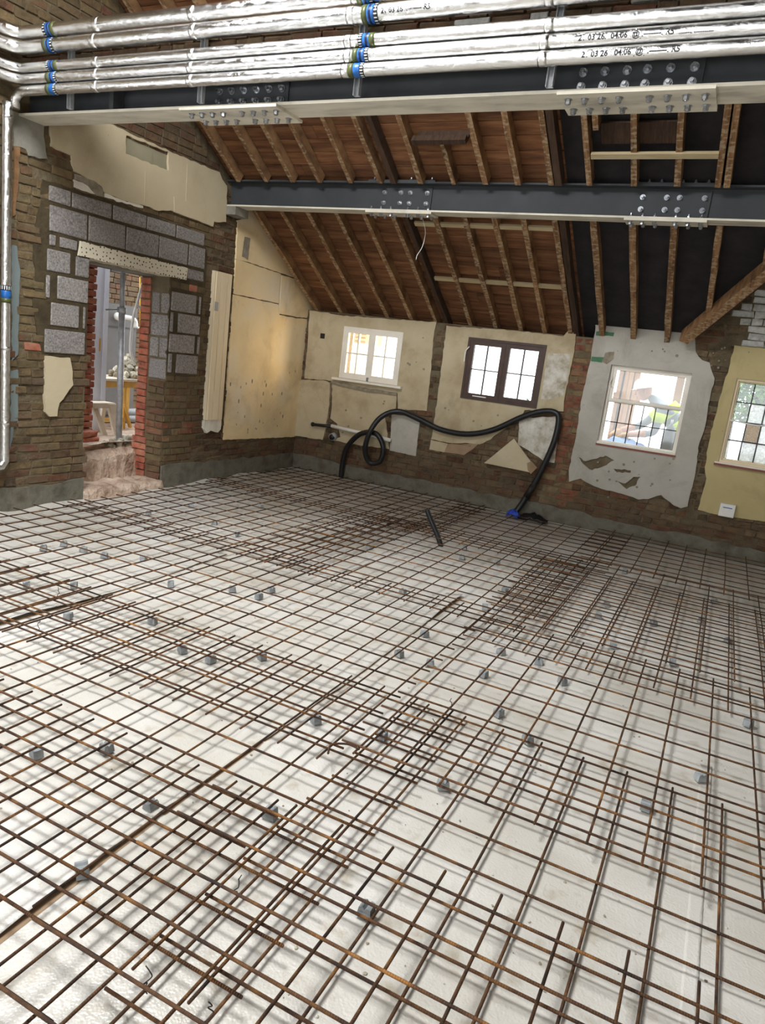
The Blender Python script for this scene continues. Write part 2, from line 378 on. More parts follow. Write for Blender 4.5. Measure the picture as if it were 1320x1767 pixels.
def membrane():
    m = bpy.data.materials.new('membrane'); m.use_nodes = True; nt = m.node_tree; N = nt.nodes; L = nt.links; b = N['Principled BSDF']
    tc = N.new('ShaderNodeTexCoord')
    n1 = N.new('ShaderNodeTexNoise'); n1.inputs['Scale'].default_value = 1.3; n1.inputs['Detail'].default_value = 7; L.new(tc.outputs['Object'], n1.inputs['Vector'])
    cr = N.new('ShaderNodeValToRGB'); L.new(n1.outputs['Fac'], cr.inputs[0])
    e = cr.color_ramp.elements; e[0].position = 0.3; e[0].color = rgb(186, 180, 168); e[1].position = 0.66; e[1].color = rgb(212, 209, 202)
    n3 = N.new('ShaderNodeTexNoise'); n3.inputs['Scale'].default_value = 9; n3.inputs['Detail'].default_value = 8; L.new(tc.outputs['Object'], n3.inputs['Vector'])
    c3 = N.new('ShaderNodeValToRGB'); L.new(n3.outputs['Fac'], c3.inputs[0]); e = c3.color_ramp.elements
    e[0].position = 0.28; e[0].color = rgb(196, 182, 158); e[1].position = 0.42; e[1].color = (1, 1, 1, 1)
    mx = N.new('ShaderNodeMix'); mx.data_type = 'RGBA'; mx.blend_type = 'MULTIPLY'; mx.inputs['Factor'].default_value = 0.6
    L.new(cr.outputs[0], mx.inputs[6]); L.new(c3.outputs[0], mx.inputs[7]); L.new(mx.outputs[2], b.inputs['Base Color'])
    b.inputs['Roughness'].default_value = 0.3; b.inputs['Specular IOR Level'].default_value = 0.5
    vo = N.new('ShaderNodeTexVoronoi'); vo.inputs['Scale'].default_value = 130; vo.feature = 'SMOOTH_F1'; L.new(tc.outputs['Object'], vo.inputs['Vector'])
    n2 = N.new('ShaderNodeTexNoise'); n2.inputs['Scale'].default_value = 60; n2.inputs['Detail'].default_value = 5; L.new(tc.outputs['Object'], n2.inputs['Vector'])
    am = N.new('ShaderNodeMath'); am.operation = 'ADD'; L.new(vo.outputs['Distance'], am.inputs[0]); L.new(n2.outputs['Fac'], am.inputs[1])
    bp = N.new('ShaderNodeBump'); bp.inputs['Strength'].default_value = 0.35; bp.inputs['Distance'].default_value = 0.004
    L.new(am.outputs[0], bp.inputs['Height']); L.new(bp.outputs[0], b.inputs['Normal'])
    MATS['membrane'] = m
membrane()
def foil():
    m = bpy.data.materials.new('foil'); m.use_nodes = True; nt = m.node_tree; N = nt.nodes; L = nt.links; b = N['Principled BSDF']
    b.inputs['Base Color'].default_value = (0.78, 0.77, 0.75, 1); b.inputs['Metallic'].default_value = 1.0; b.inputs['Roughness'].default_value = 0.2
    tc = N.new('ShaderNodeTexCoord'); mp = N.new('ShaderNodeMapping'); mp.inputs['Scale'].default_value = (0.55, 1, 1); L.new(tc.outputs['Object'], mp.inputs[0])
    n1 = N.new('ShaderNodeTexNoise'); n1.inputs['Scale'].default_value = 22; n1.inputs['Detail'].default_value = 7; n1.inputs['Roughness'].default_value = 0.65; n1.inputs['Distortion'].default_value = 0.8; L.new(mp.outputs[0], n1.inputs['Vector'])
    bp = N.new('ShaderNodeBump'); bp.inputs['Strength'].default_value = 0.55; bp.inputs['Distance'].default_value = 0.012
    L.new(n1.outputs['Fac'], bp.inputs['Height']); L.new(bp.outputs[0], b.inputs['Normal'])
    MATS['foil'] = m
foil()
def lintel_mat():
    m = bpy.data.materials.new('lintel'); m.use_nodes = True; nt = m.node_tree; N = nt.nodes; L = nt.links; b = N['Principled BSDF']
    tc = N.new('ShaderNodeTexCoord'); vo = N.new('ShaderNodeTexVoronoi'); vo.inputs['Scale'].default_value = 24; vo.inputs['Randomness'].default_value = 0.45; L.new(tc.outputs['Object'], vo.inputs['Vector'])
    cr = N.new('ShaderNodeValToRGB'); L.new(vo.outputs['Distance'], cr.inputs[0]); e = cr.color_ramp.elements
    e[0].position = 0.17; e[0].color = rgb(56, 50, 40); e[1].position = 0.24; e[1].color = rgb(214, 205, 182)
    L.new(cr.outputs[0], b.inputs['Base Color']); b.inputs['Roughness'].default_value = 0.85
    MATS['lintel'] = m
lintel_mat()
def glass_mat(name, haze, col, gloss=0.06, pattern=None):
    m = bpy.data.materials.new(name); m.use_nodes = True; nt = m.node_tree; N = nt.nodes; L = nt.links; N.clear()
    out = N.new('ShaderNodeOutputMaterial'); tr = N.new('ShaderNodeBsdfTransparent'); tl = N.new('ShaderNodeBsdfTranslucent'); gl = N.new('ShaderNodeBsdfGlossy')
    tl.inputs[0].default_value = col; gl.inputs['Roughness'].default_value = 0.05; tr.inputs[0].default_value = (0.96, 0.98, 0.97, 1)
    m1 = N.new('ShaderNodeMixShader'); m1.inputs[0].default_value = haze; L.new(tr.outputs[0], m1.inputs[1]); L.new(tl.outputs[0], m1.inputs[2])
    if pattern:
        tc = N.new('ShaderNodeTexCoord'); no = N.new('ShaderNodeTexNoise'); no.inputs['Scale'].default_value = pattern[0]; no.inputs['Distortion'].default_value = pattern[2]; L.new(tc.outputs['Object'], no.inputs['Vector'])
        cr = N.new('ShaderNodeValToRGB'); L.new(no.outputs['Fac'], cr.inputs[0]); cr.color_ramp.elements[0].position = 0.4; cr.color_ramp.elements[1].position = 0.6
        cr.color_ramp.elements[0].color = col; cr.color_ramp.elements[1].color = pattern[1]; L.new(cr.outputs[0], tl.inputs[0])
    m2 = N.new('ShaderNodeMixShader'); m2.inputs[0].default_value = gloss; L.new(m1.outputs[0], m2.inputs[1]); L.new(gl.outputs[0], m2.inputs[2]); L.new(m2.outputs[0], out.inputs[0])
    MATS[name] = m
glass_mat('glass', 0.05, (0.9, 0.92, 0.9, 1))
glass_mat('glass_obscure', 0.5, (0.62, 0.64, 0.62, 1), pattern=(40, (0.8, 0.82, 0.8, 1), 1.0))
glass_mat('glass_amber', 0.96, (0.20, 0.13, 0.03, 1), pattern=(70, (0.55, 0.42, 0.2, 1), 3.0))
M = MATS

# ================================================================== THE SETTING
# ------------------------------------------------------------------ floor: wrinkled grey-white membrane
def vnoise(nx, ny, cx, cy):
    g = RNG.rand(cx + 2, cy + 2); xs = np.linspace(0, cx, nx); ys = np.linspace(0, cy, ny)
    xi = xs.astype(int); yi = ys.astype(int); tx = xs - xi; ty = ys - yi
    tx = tx * tx * (3 - 2 * tx); ty = ty * ty * (3 - 2 * ty)
    a = g[np.ix_(xi, yi)]; b = g[np.ix_(xi + 1, yi)]; c = g[np.ix_(xi, yi + 1)]; d = g[np.ix_(xi + 1, yi + 1)]
    tx = tx[:, None]; ty = ty[None, :]
    return a * (1 - tx) * (1 - ty) + b * tx * (1 - ty) + c * (1 - tx) * ty + d * tx * ty - 0.5
FX0, FX1, FY0, FY1 = XL, 5.0, -4.2, YB
nx, ny = 280, 340
gx = np.linspace(FX0, FX1, nx); gy = np.linspace(FY0, FY1, ny)
Zf = 0.010 * vnoise(nx, ny, 9, 11) + 0.006 * vnoise(nx, ny, 30, 34) + 0.003 * vnoise(nx, ny, 90, 110)
rid = np.abs(vnoise(nx, ny, 26, 40)); Zf += 0.010 * np.clip(0.06 - rid, 0, 1) / 0.06 * np.clip(vnoise(nx, ny, 6, 8) + 0.1, 0, 1) * 2
# upturned rim along the walls
GXX, GYY = np.meshgrid(gx, gy, indexing='ij')
Zf += 0.05 * np.exp(-(GXX - XL) / 0.10) * (0.6 + vnoise(nx, ny, 4, 40)) + 0.02 * np.exp(-(YB - GYY) / 0.08)
Zf -= 0.008
mb = MB()
mb.v = [(float(gx[i]), float(gy[j]), float(Zf[i, j])) for i in range(nx) for j in range(ny)]
mb.f = [(i * ny + j, (i + 1) * ny + j, (i + 1) * ny + j + 1, i * ny + j + 1) for i in range(nx - 1) for j in range(ny - 1)]
floor = tag(mb.build('floor', M['membrane'], None, True), 'grey-white membrane sheeting spread over the whole floor', 'floor', kind='structure')
MB().box(FX0 - 0.4, FX1 + 0.3, FY0 - 0.3, FY1 + 0.3, -0.25, -0.06).build('slab', M['concrete'], floor)

def floor_z(x, y):
    i = min(max((x - FX0) / (FX1 - FX0) * (nx - 1), 0), nx - 1.001); j = min(max((y - FY0) / (FY1 - FY0) * (ny - 1), 0), ny - 1.001)
    a, b = int(i), int(j); u, v = i - a, j - b
    return float(Zf[a, b] * (1 - u) * (1 - v) + Zf[a + 1, b] * u * (1 - v) + Zf[a, b + 1] * (1 - u) * v + Zf[a + 1, b + 1] * u * v)
def seam(x, y0, y1, wid, lift, lipside, wob=0.01):
    """overlapping membrane edge running along y; the lip is lifted here and there"""
    m = MB(); n = int((y1 - y0) / 0.06); vs = []; k = 5
    for i in range(n + 1):
        y = y0 + (y1 - y0) * i / n; a = random.random()
        l = lift * (0.35 + 0.65 * max(0, math.sin(y * 1.9 + x)) ** 2) * (0.8 + 0.4 * a)
        for q in range(k + 1):
            t = q / k
            xx = x - lipside * wid * (1 - t) + wob * math.sin(y * 2.3) * t
            vs.append((xx, y, floor_z(xx, y) + 0.0015 + l * t ** 2.2))
    fs = [(i * (k + 1) + q, i * (k + 1) + q + 1, (i + 1) * (k + 1) + q + 1, (i + 1) * (k + 1) + q) for i in range(n) for q in range(k)]
    m.add(vs, fs)
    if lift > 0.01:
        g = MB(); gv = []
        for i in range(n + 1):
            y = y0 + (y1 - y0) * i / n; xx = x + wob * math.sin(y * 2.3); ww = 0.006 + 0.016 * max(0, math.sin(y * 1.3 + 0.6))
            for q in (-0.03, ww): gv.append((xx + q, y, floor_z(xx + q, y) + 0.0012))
        g.add(gv, [(2 * i, 2 * i + 1, 2 * i + 3, 2 * i + 2) for i in range(n)]).build('lip_shade_strip', M['board_and_shade_brown'], floor)  # brown strip painting the shade beneath the lifted lip
    o = m.build('membrane_lap', M['membrane'], floor, True)
    md = o.modifiers.new('thickness', 'SOLIDIFY'); md.thickness = 0.0015
    return o
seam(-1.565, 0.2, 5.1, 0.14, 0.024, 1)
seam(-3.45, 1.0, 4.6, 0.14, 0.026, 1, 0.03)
seam(0.27, 0.2, 3.6, 0.05, 0.003, 1, 0.003)
seam(-2.5, 4.6, 8.4, 0.08, 0.006, 1, 0.03)

# ------------------------------------------------------------------ brick machinery
def brick_mesh(name, l, h, d, m, rough=0.003, rows=2):
    b = MB(); b.box(-l / 2, l / 2, -d / 2, d / 2, -h / 2, h / 2)
    me = b.mesh(name, m)
    import bmesh
    bm = bmesh.new(); bm.from_mesh(me)
    bmesh.ops.bevel(bm, geom=list(bm.edges), offset=min(0.006, h * 0.12), segments=1, affect='EDGES')
    for v in bm.verts: v.co += Vector((random.uniform(-rough, rough), random.uniform(-rough, rough), random.uniform(-rough, rough)))
    bm.to_mesh(me); bm.free(); return me
BM_CACHE = {}
def unit_brick(matname, rough):
    key = (matname, rough)
    if key not in BM_CACHE: BM_CACHE[key] = [brick_mesh('brick', 1, 1, 1, M[matname]) if False else None for _ in range(5)]
    lst = BM_CACHE[key]; i = random.randrange(5)
    if lst[i] is None: lst[i] = brick_mesh('brick_' + matname, 0.215, 0.065, 0.05, M[matname], rough)
    return lst[i]
def lay(wall, pieces, limit=290):
    """pieces: (centre, length, height, axis 'x'|'y', matname, rough, proud).  The largest in view become single bricks, the rest one stuff part."""
    sc = []
    for p in pieces:
        q = proj(p[0]); a = 0
        if q and -30 < q[0] < 1350 and -30 < q[1] < 1797:
            a = p[1] * p[2] / (Vector(p[0]) - Vector((0, 0, H))).length_squared
        sc.append(a)
    order = sorted(range(len(pieces)), key=lambda i: -sc[i]); rest = {}
    for k, i in enumerate(order):
        c, l, h, ax, mn, ro = pieces[i]
        me = unit_brick(mn, ro)
        S = Matrix.Diagonal((l / 0.215, 1, h / 0.065, 1))
        R = Matrix.Rotation(math.pi / 2, 4, 'Z') if ax == 'y' else Matrix.Identity(4)
        R = R @ Matrix.Rotation(random.uniform(-0.015, 0.015), 4, 'Y')
        T = Matrix.Translation(c) @ R @ S
        if k < limit and sc[i] > 0: inst('brick', me, wall, T)
        else: rest.setdefault(mn, []).append((me, T))
    for mn, lst in rest.items():
        m = MB()
        for me, T in lst: m.add([T @ v.co for v in me.vertices], [tuple(f.vertices) for f in me.polygons])
        tag(m.build('brick_remainder', M[mn], wall), kind='stuff')
def course_bricks(u0, u1, z0, z1, exposed, make, cuts=(), bond=0.0):
    """run stretcher/header courses over u0..u1, z0..z1; keep what shows; never lay into the rectangles of cuts"""
    out = []; i = int(math.floor(z0 / 0.075)); z = i * 0.075
    while z < z1:
        zc = z + 0.0325; u = u0 - random.uniform(0, 0.2)
        while u < u1:
            l = 0.215 if random.random() < 0.72 else 0.1025
            a, b = max(u, u0), min(u + l, u1)
            for (c0, c1, d0, d1) in cuts:
                if d0 - 0.02 < zc < d1 + 0.02:
                    if a < c1 and b > c0:
                        if a >= c0 and b <= c1: a = b
                        elif a < c0 and b <= c1 + 0.03: b = c0
                        elif b > c1: a = c1
            if b - a > 0.05:
                if any(exposed(t, zz) for t in (a + 0.02, (a + b) / 2, b - 0.02) for zz in (zc - 0.025, zc + 0.025)): out.append(make(a, b, zc))
            u += l + 0.01
        z += 0.075
    return out

# ------------------------------------------------------------------ left wall
DY0, DY1, DZ = 4.95, 6.03, 2.31          # doorway
WT = 0.40                                 # wall thickness
wall_left = MB().prism([[(XL, y, z) for y, z in ((-4.2, -0.06), (DY0, -0.06), (DY0, DZ), (DY1, DZ), (DY1, -0.06), (YB + 0.3, -0.06), (YB + 0.3, roofz(YB + 0.3, 0.12)), (3.2, roofz(3.2, 0.12)), (-4.2, 3.0))]] + [[(XL, y, z) for y, z in ((-1.6, 0.9), (3.0, 0.9), (3.0, 2.95), (-1.6, 2.95))]], (-WT, 0, 0)).build('wall_left', M['mortar'])
tag(wall_left, 'side wall of old brick, grey blockwork and cream plaster with a doorway', 'wall', kind='structure')
def L2(pts):
    return [(onx(x, y, XL).y, onx(x, y, XL).z) for x, y in pts]
def left_plate(name, poly, matname, t=0.022, base=-0.01, parent=None, step=0.05, j=0.007, straight=(), holes=()):
    lp = rag(poly, step, j, straight)
    m = MB().prism([[(XL + base, y, z) for y, z in lp]] + [[(XL + base, y, z) for y, z in rag(h, 0.04, 0.006)] for h in holes], (t - base, 0, 0))
    o = m.build(name, M[matname], parent or wall_left); return o
cover_L = []
# upper cream plaster
P1 = L2(zo([(265, 40), (575, 40), (675, 85), (905, 190), (1060, 255), (1180, 305), (1195, 345), (1220, 380), (1215, 575), (1150, 572), (1145, 600), (1060, 565), (920, 512), (850, 515), (780, 488), (660, 458), (560, 415), (540, 380), (500, 352), (440, 325), (395, 300), (380, 265), (375, 215), (330, 195), (270, 165)], 0, 200, .31818))
REC = L2(zo([(672, 105), (903, 195), (903, 298), (670, 205)], 0, 200, .31818))
left_plate('plaster_panel', P1, 'plaster_cream', 0.03, holes=[REC]); cover_L.append(P1)
left_plate('vent_recess', REC, 'paint_olive', 0.006, j=0.001)
left_plate('vent_cover', L2(zo([(672, 130), (820, 185), (820, 268), (670, 205)], 0, 200, .31818)), 'paint_olive', 0.014, j=0.001)
left_plate('cover_plate', L2(zo([(930, 438), (1050, 482), (1047, 563), (932, 520)], 0, 200, .31818)), 'plaster_cream', 0.036, j=0.002)
left_plate('plaster_edging', L2(zo([(1003, 262), (1010, 264), (1000, 480), (994, 478)], 0, 200, .31818)), 'plaster_cream', 0.033, j=0.0)
left_plate('plaster_edging', L2(zo([(774, 300), (782, 302), (778, 478), (770, 475)], 0, 200, .31818)), 'plaster_cream', 0.033, j=0.0)
for pl in ([(395, 345), (470, 370), (510, 395), (515, 425), (440, 405), (395, 385)], [(560, 418), (640, 450), (770, 488), (770, 500), (680, 478), (560, 440)]):
    left_plate('plaster_scrap', L2(zo(pl, 0, 200, .31818)), 'plaster_white', 0.016)
left_plate('plaster_scrap', L2(zo([(400, 315), (500, 345), (545, 385), (555, 440), (515, 430), (470, 380), (400, 345)], 0, 200, .31818)), 'scratch_coat', 0.024)
# patch below the blocks
P2 = L2(zo([(475, -40), (740, -20), (755, 60), (775, 275), (700, 375), (625, 470), (600, 615), (515, 620), (470, 570), (470, 200)], 0, 620, .1584))
left_plate('plaster_patch', P2, 'plaster_cream', 0.03); cover_L.append(P2)
# plaster of the far bay, in boards
e5 = lambda pts: zo(pts, 370, 330, .2955); e6 = lambda pts: zo(pts, 370, 580, .2955)
ridge_y0 = lambda y: roofz(y) - 0.01
far_all = L2(e5([(128, 170), (165, 160), (165, 90), (215, 90), (330, 270), (470, 510), (545, 620), (590, 700)]) + e6([(585, 0), (560, 250), (520, 500), (495, 585), (270, 595), (45, 605), (60, 400), (85, 0)]) + e5([(100, 600)]))
cover_L.append(far_all)
pts_top = L2(e5([(128, 170), (165, 160), (165, 90), (215, 90), (330, 270), (468, 505), (385, 478), (185, 412), (118, 395)]))
pts_ml = L2(e5([(118, 398), (185, 416), (380, 482), (369, 655), (106, 598)]))
pts_mr = L2(e5([(386, 489), (470, 512), (545, 620), (588, 700), (588, 742), (480, 735), (372, 715), (379, 600)]))
pts_lo = L2(e5([(106, 603), (366, 660), (372, 722), (480, 742), (588, 750)]) + e6([(585, 0), (560, 250), (520, 500), (495, 585), (270, 595), (45, 605), (60, 400), (85, 0)]))
for pp in (pts_top, pts_ml, pts_mr, pts_lo): left_plate('plaster_panel', pp, 'plaster_far', 0.022, j=0.004)
for pl in ([(165, 265), (200, 275), (185, 400), (150, 380)],): left_plate('plaster_scrap', L2(e5(pl)), 'scratch_coat', 0.027)
for k in range(26):
    px, py = random.uniform(395, 510), random.uniform(640, 752)
    c = onx(px, py, XL); s = random.uniform(0.008, 0.026)
    left_plate('chip', [(c.y + s * 0.5 * math.cos(a) , c.z + s * 1.3 * math.sin(a)) for a in (0, 1, 2.2, 3.1, 4.2, 5.3)], 'scratch_coat', 0.0245, j=0.0)
# blocks
BLK = []
rowA = [onx(x, y, XL).y for x, y in ((81, 325), (121, 340), (192, 362), (251, 380), (302, 393), (352, 405))]
rowB = [onx(x, y, XL).y for x, y in ((82, 375), (149.5, 390), (215, 405), (272, 425), (323, 440), (352, 450))]
for i in range(5): BLK.append((rowA[i], rowA[i + 1], 2.69, 2.83))
for i in range(5): BLK.append((rowB[i], rowB[i + 1], 2.445, 2.675))
yy = lambda zx, zy: onx(zx * .31818, 200 + zy * .31818, XL).y
BLK += [(yy(257, 660), yy(300, 660), 2.33, 2.43), (yy(312, 680), yy(415, 700), 2.33, 2.43), (6.26, 6.54, 2.31, 2.43),
        (yy(245, 780), yy(380, 780), 2.115, 2.31), (yy(400, 830), 4.95, 2.115, 2.30),
        (yy(238, 930), yy(270, 930), 1.885, 2.09), (yy(300, 930), 4.95, 1.885, 2.10),
        (yy(265, 1080), yy(425, 1080), 1.65, 1.865), (yy(440, 1080), 4.93, 1.65, 1.865)]
zz = lambda zx, zy: onx(230 + zx * .14394, 440 + zy * .14394, XL)
BLK.append((onx(73, 590, XL).y, 4.93, 1.41, 1.63))
for (x0, x1, y0, y1) in ((430, 750, 400, 660), (772, 806, 480, 690), (415, 472, 665, 905), (515, 792, 690, 940), (410, 728, 915, 1165), (748, 786, 970, 1180), (392, 452, 1180, 1400), (492, 760, 1200, 1430)):
    a, b = zz(x0, (y0 + y1) / 2), zz(x1, (y0 + y1) / 2)
    zr_ = ((1.95, 2.16), (1.725, 1.945), (1.51, 1.72), (1.285, 1.505))[0 if y0 < 600 else 1 if y0 < 800 else 2 if y0 < 1100 else 3]
    BLK.append((max(a.y, 6.035), b.y, zr_[0], zr_[1]))
for (y0, y1, z0, z1) in BLK:
    me = brick_mesh('concrete_block', y1 - y0 - 0.02, z1 - z0 - 0.016, 0.06, M['block'], 0.003)
    inst('concrete_block', me, wall_left, Matrix.Translation((XL - 0.008 + random.uniform(-.003, .003), (y0 + y1) / 2, (z0 + z1) / 2)) @ Matrix.Rotation(math.pi / 2, 4, 'Z'))
# mortar bed behind the blocks
blk_area = [(4.46, 1.40), (4.95, 1.40), (4.95, 2.31), (6.03, 2.31), (6.03, 1.26), (6.50, 1.26), (6.57, 2.30), (6.57, 2.62), (6.53, 2.70), (6.53, 2.80), (5.6, 2.85), (4.44, 2.85), (4.40, 2.6), (4.36, 2.3), (4.38, 2.0), (4.36, 1.8), (4.40, 1.6)]
left_plate('mortar_bed', blk_area, 'dark_mortar', 0.012, step=0.06, j=0.012); cover_L.append(blk_area)
# lintel
MB().prism([[(XL - 0.16, y, z) for y, z in rag([(4.81, 2.30), (6.235, 2.295), (6.245, 2.42), (4.83, 2.43)], 0.05, 0.006)]], (0.195, 0, 0)).build('lintel', M['lintel'], wall_left)
MB().box(XL - WT, XL - 0.16, DY0 - 0.1, DY1 + 0.1, 2.285, 2.40).build('outer_lintel', M['concrete'], wall_left)
# boxed pipe casing by the far bay
by0, by1 = onx(357, 600, XL).y, onx(386, 600, XL).y
zt, zb = onx(372, 468, XL).z, onx(362, 746, XL).z
box = MB().box(XL - 0.01, XL + 0.05, by0, by1, zb + 0.16, zt).build('pipe_casing', M['wood_cream'], wall_left)
MB().box(XL + 0.05, XL + 0.062, by0 + 0.02, by0 + 0.10, zb + 0.16, zt - 0.005).build('casing_board', M['wood_cream'], box)
MB().box(XL + 0.05, XL + 0.062, by0 + 0.115, by0 + 0.21, zb + 0.16, zt - 0.01).build('casing_board', M['wood_cream'], box)
MB().box(XL + 0.05, XL + 0.058, by0 + 0.225, by1 - 0.01, zb + 0.16, zt - 0.02).build('casing_board', M['wood_cream'], box)
MB().prism([[(XL - 0.01, y, z) for y, z in rag([(by0, zb + 0.05), (by0 + 0.05, zb), (by0 + 0.12, zb + 0.03), (by1 - 0.05, zb), (by1, zb + 0.04), (by1, zb + 0.155), (by0, zb + 0.155)], 0.04, 0.006)]], (0.055, 0, 0)).build('casing_foot', M['plaster_white'], box)
c = onx(366, 528, XL)
MB().box(XL + 0.06, XL + 0.066, c.y - 0.03, c.y + 0.03, c.z - 0.05, c.z + 0.05).build('switch_plate', M['grey_plastic'], box)
# padstone, paint strip, timber strip, base render
left_plate('padstone', L2(zo([(150, 90), (235, 120), (540, 262), (535, 400), (580, 690), (480, 690), (340, 650), (310, 570), (150, 530)], 0, 180, .13575)), 'concrete', 0.02)
left_plate('paint_strip', L2(zo([(140, 160), (205, 180), (215, 330), (245, 480), (230, 900), (225, 1250), (215, 1560), (140, 1640)], 0, 400, .13575)), 'paint_bluegrey', 0.012)
left_plate('paint_strip', L2(zo([(108, 130), (185, 110), (190, 360), (188, 690), (140, 740), (105, 1000)], 0, 620, .1584)), 'paint_bluegrey', 0.012)
left_plate('timber_strip', L2(zo([(160, 520), (235, 545), (215, 1000), (180, 1400), (150, 1420)], 0, 180, .13575)), 'rafter', 0.018)
for (y0, y1, h0, h1) in ((-4.2, DY0, 0.25, 0.21), (DY1, 8.76, 0.26, 0.22)):
    n = int((y1 - y0) / 0.12); top = [(y0 + (y1 - y0) * i / n, h0 + (h1 - h0) * i / n + random.uniform(-.018, .018)) for i in range(n + 1)]
    MB().prism([[(XL - 0.01, y, z) for y, z in [(y0, -0.06)] + top + [(y1, -0.06)]]], (0.035, 0, 0)).build('base_render', M['render_grey'], wall_left)
REN_L = [(-5, -1), (-5, .22), (9, .22), (9, -1)]
# exposed brickwork
def expL(u, z):
    if z < 0.2 or z > roofz(u) - 0.02: return False
    return not any(inpoly((u, z), p) for p in cover_L)
pcs = []
def mkL(a, b, z):
    mn = 'brick_stock'
    if z < 1.2 and random.random() < 0.25: mn = 'brick_brown'
    if z > 3.0 and a > 5.0: mn = 'brick_brown'
    if a > 6.5: mn = 'brick_chase'
    ro = 0.006 if (a < 4.45 or a > 6.5) else 0.004
    if 4.2 < a < 4.5 and 1.4 < z < 1.62 and random.random() < 0.5: mn = 'brick_red'
    if a > 6.0 and a < 6.35 and 0.55 < z < 0.72 and random.random() < 0.6: mn = 'brick_pier'
    if a > 6.9 and z < 0.5: mn = 'brick_brown'
    pr = random.uniform(-0.012, 0.004) if ro > 0.005 else random.uniform(-0.004, 0.003)
    if b >= DY0 - 0.001 and b < DY0 + 0.01: b += random.choice((-0.03, 0, 0.02, 0.05))
    return (Vector((XL - 0.014 + pr, (a + b) / 2, z)), b - a, 0.065, 'y', mn, ro)
pcs += course_bricks(3.04, 8.75, 0.2, 4.6, expL, mkL, cuts=[(DY0, DY1, 0, 2.31)])
# a course of brick just under the lintel on the right
for k in range(4): pcs.append((Vector((XL - 0.005, 6.10 + k * 0.135, 2.225)), 0.12, 0.065, 'y', random.choice(('brick_stock', 'brick_brown', 'brick_red')), 0.005))
# right reveal of the doorway (faces the camera)
z = 0.30
while z < 1.17:
    xs = [XL + 0.005, XL - 0.105, XL - 0.235] if int(z / 0.075) % 2 else [XL + 0.005, XL - 0.215 - random.uniform(0, .02)]
    for a, b in zip(xs[:-1], xs[1:]):
        mn = 'brick_pier' if (z < 0.72 and z > 0.55) else random.choice(('brick_stock', 'brick_brown'))
        pcs.append((Vector(((a + b) / 2, DY1 + 0.012, z + 0.0325)), abs(a - b) - 0.01, 0.065, 'x', mn, 0.006))
    z += 0.075
z = 0.10
while z < 2.24:
    pcs.append((Vector((XL - 0.32, DY1 + 0.002 + random.uniform(-.006, .006), z + 0.0325)), 0.13 if z > 0.5 else 0.2, 0.064, 'x', 'brick_red', 0.006))
    if z < 0.3: pcs.append((Vector((XL - 0.10, DY1 + 0.01, z + 0.0325)), 0.19, 0.064, 'x', 'brick_brown', 0.008))
    z += 0.075
lay(wall_left, pcs)
for (z0, z1, parts) in ((1.21, 1.43, ((0, .235),)), (1.44, 1.66, ((0, .10), (.12, .235))), (1.67, 1.90, ((0, .235),)), (1.91, 2.13, ((0, .11), (.13, .235)))):
    for a, b in parts:
        me = brick_mesh('concrete_block', b - a, z1 - z0 - 0.012, 0.05, M['block'], 0.003)
        inst('concrete_block', me, wall_left, Matrix.Translation((XL - (a + b) / 2, DY1 + 0.016, (z0 + z1) / 2)))
# door sill of rough concrete
mb = MB(); n = 14; vs = []; fs = []
prof = [(XL + 0.07, -0.05), (XL + 0.06, 0.05), (XL + 0.02, 0.09), (XL - 0.2, 0.10), (XL - 0.34, 0.09), (XL - 0.36, 0.27), (XL - 0.42, 0.33), (XL - 0.6, 0.38), (XL - 0.6, -0.05)]
for i in range(n + 1):
    y = DY0 + (DY1 - DY0) * i / n
    for k, (x, z) in enumerate(prof):
        j = 0.018 if 0 < k < 7 else 0
        up = 0.07 * i / n if k in (5, 6, 7) else 0
        vs.append((x + random.uniform(-j, j), y, z + up + random.uniform(-j, j)))
m_ = len(prof)
for i in range(n):
    for k in range(m_): fs.append((i * m_ + k, i * m_ + (k + 1) % m_, (i + 1) * m_ + (k + 1) % m_, (i + 1) * m_ + k))
fs.append(tuple(range(m_))); fs.append(tuple(reversed([n * m_ + k for k in range(m_)])))
mb.add(vs, fs).build('door_sill', M['dirt'], wall_left)

# ------------------------------------------------------------------ back wall
WIN = [(-4.93, -4.03, 1.395, 2.09), (-3.12, -2.12, 1.355, 2.12), (-1.335, -0.455, 1.065, 1.98), (0.0, 0.98, 1.06, 1.985)]
BX1 = 5.0
def B2(pts): return [(ony(x, y, YB).x, ony(x, y, YB).z) for x, y in pts]
v0, v1 = onroof(1200, 574), onroof(1320, 475)
wall_pts = [(XL - 0.4, -0.06), (BX1, -0.06), (BX1, 4.2), (2.4, 5.3), (-0.42, 2.68), (-0.42, 2.44), (-1.57, 2.44), (-1.57, 2.26), (XL - 0.4, 2.26)]
holes = [[(a, c), (b, c), (b, d), (a, d)] for a, b, c, d in WIN]
wall_back = MB().prism([[(x, YB, z) for x, z in wall_pts]] + [[(x, YB, z) for x, z in h] for h in holes], (0, 0.26, 0)).build('wall_back', M['mortar'])
tag(wall_back, 'long old brick wall with patchy cream plaster and four windows', 'wall', kind='structure')
cover_B = []
def back_plate(name, poly, matname, t=0.022, step=0.05, j=0.007, straight=(), holes=(), base=-0.01, parent=None, cover=True):
    lp = rag(poly, step, j, straight)
    o = MB().prism([[(x, YB - base, z) for x, z in lp]] + [[(x, YB - base, z) for x, z in h] for h in holes], (0, -(t - base), 0)).build(name, M[matname], parent or wall_back)
    if cover: cover_B.append(poly)
    return o
e7 = lambda pts: zo(pts, 700, 530, .27273); e8 = lambda pts: zo(pts, 960, 500, .28302)
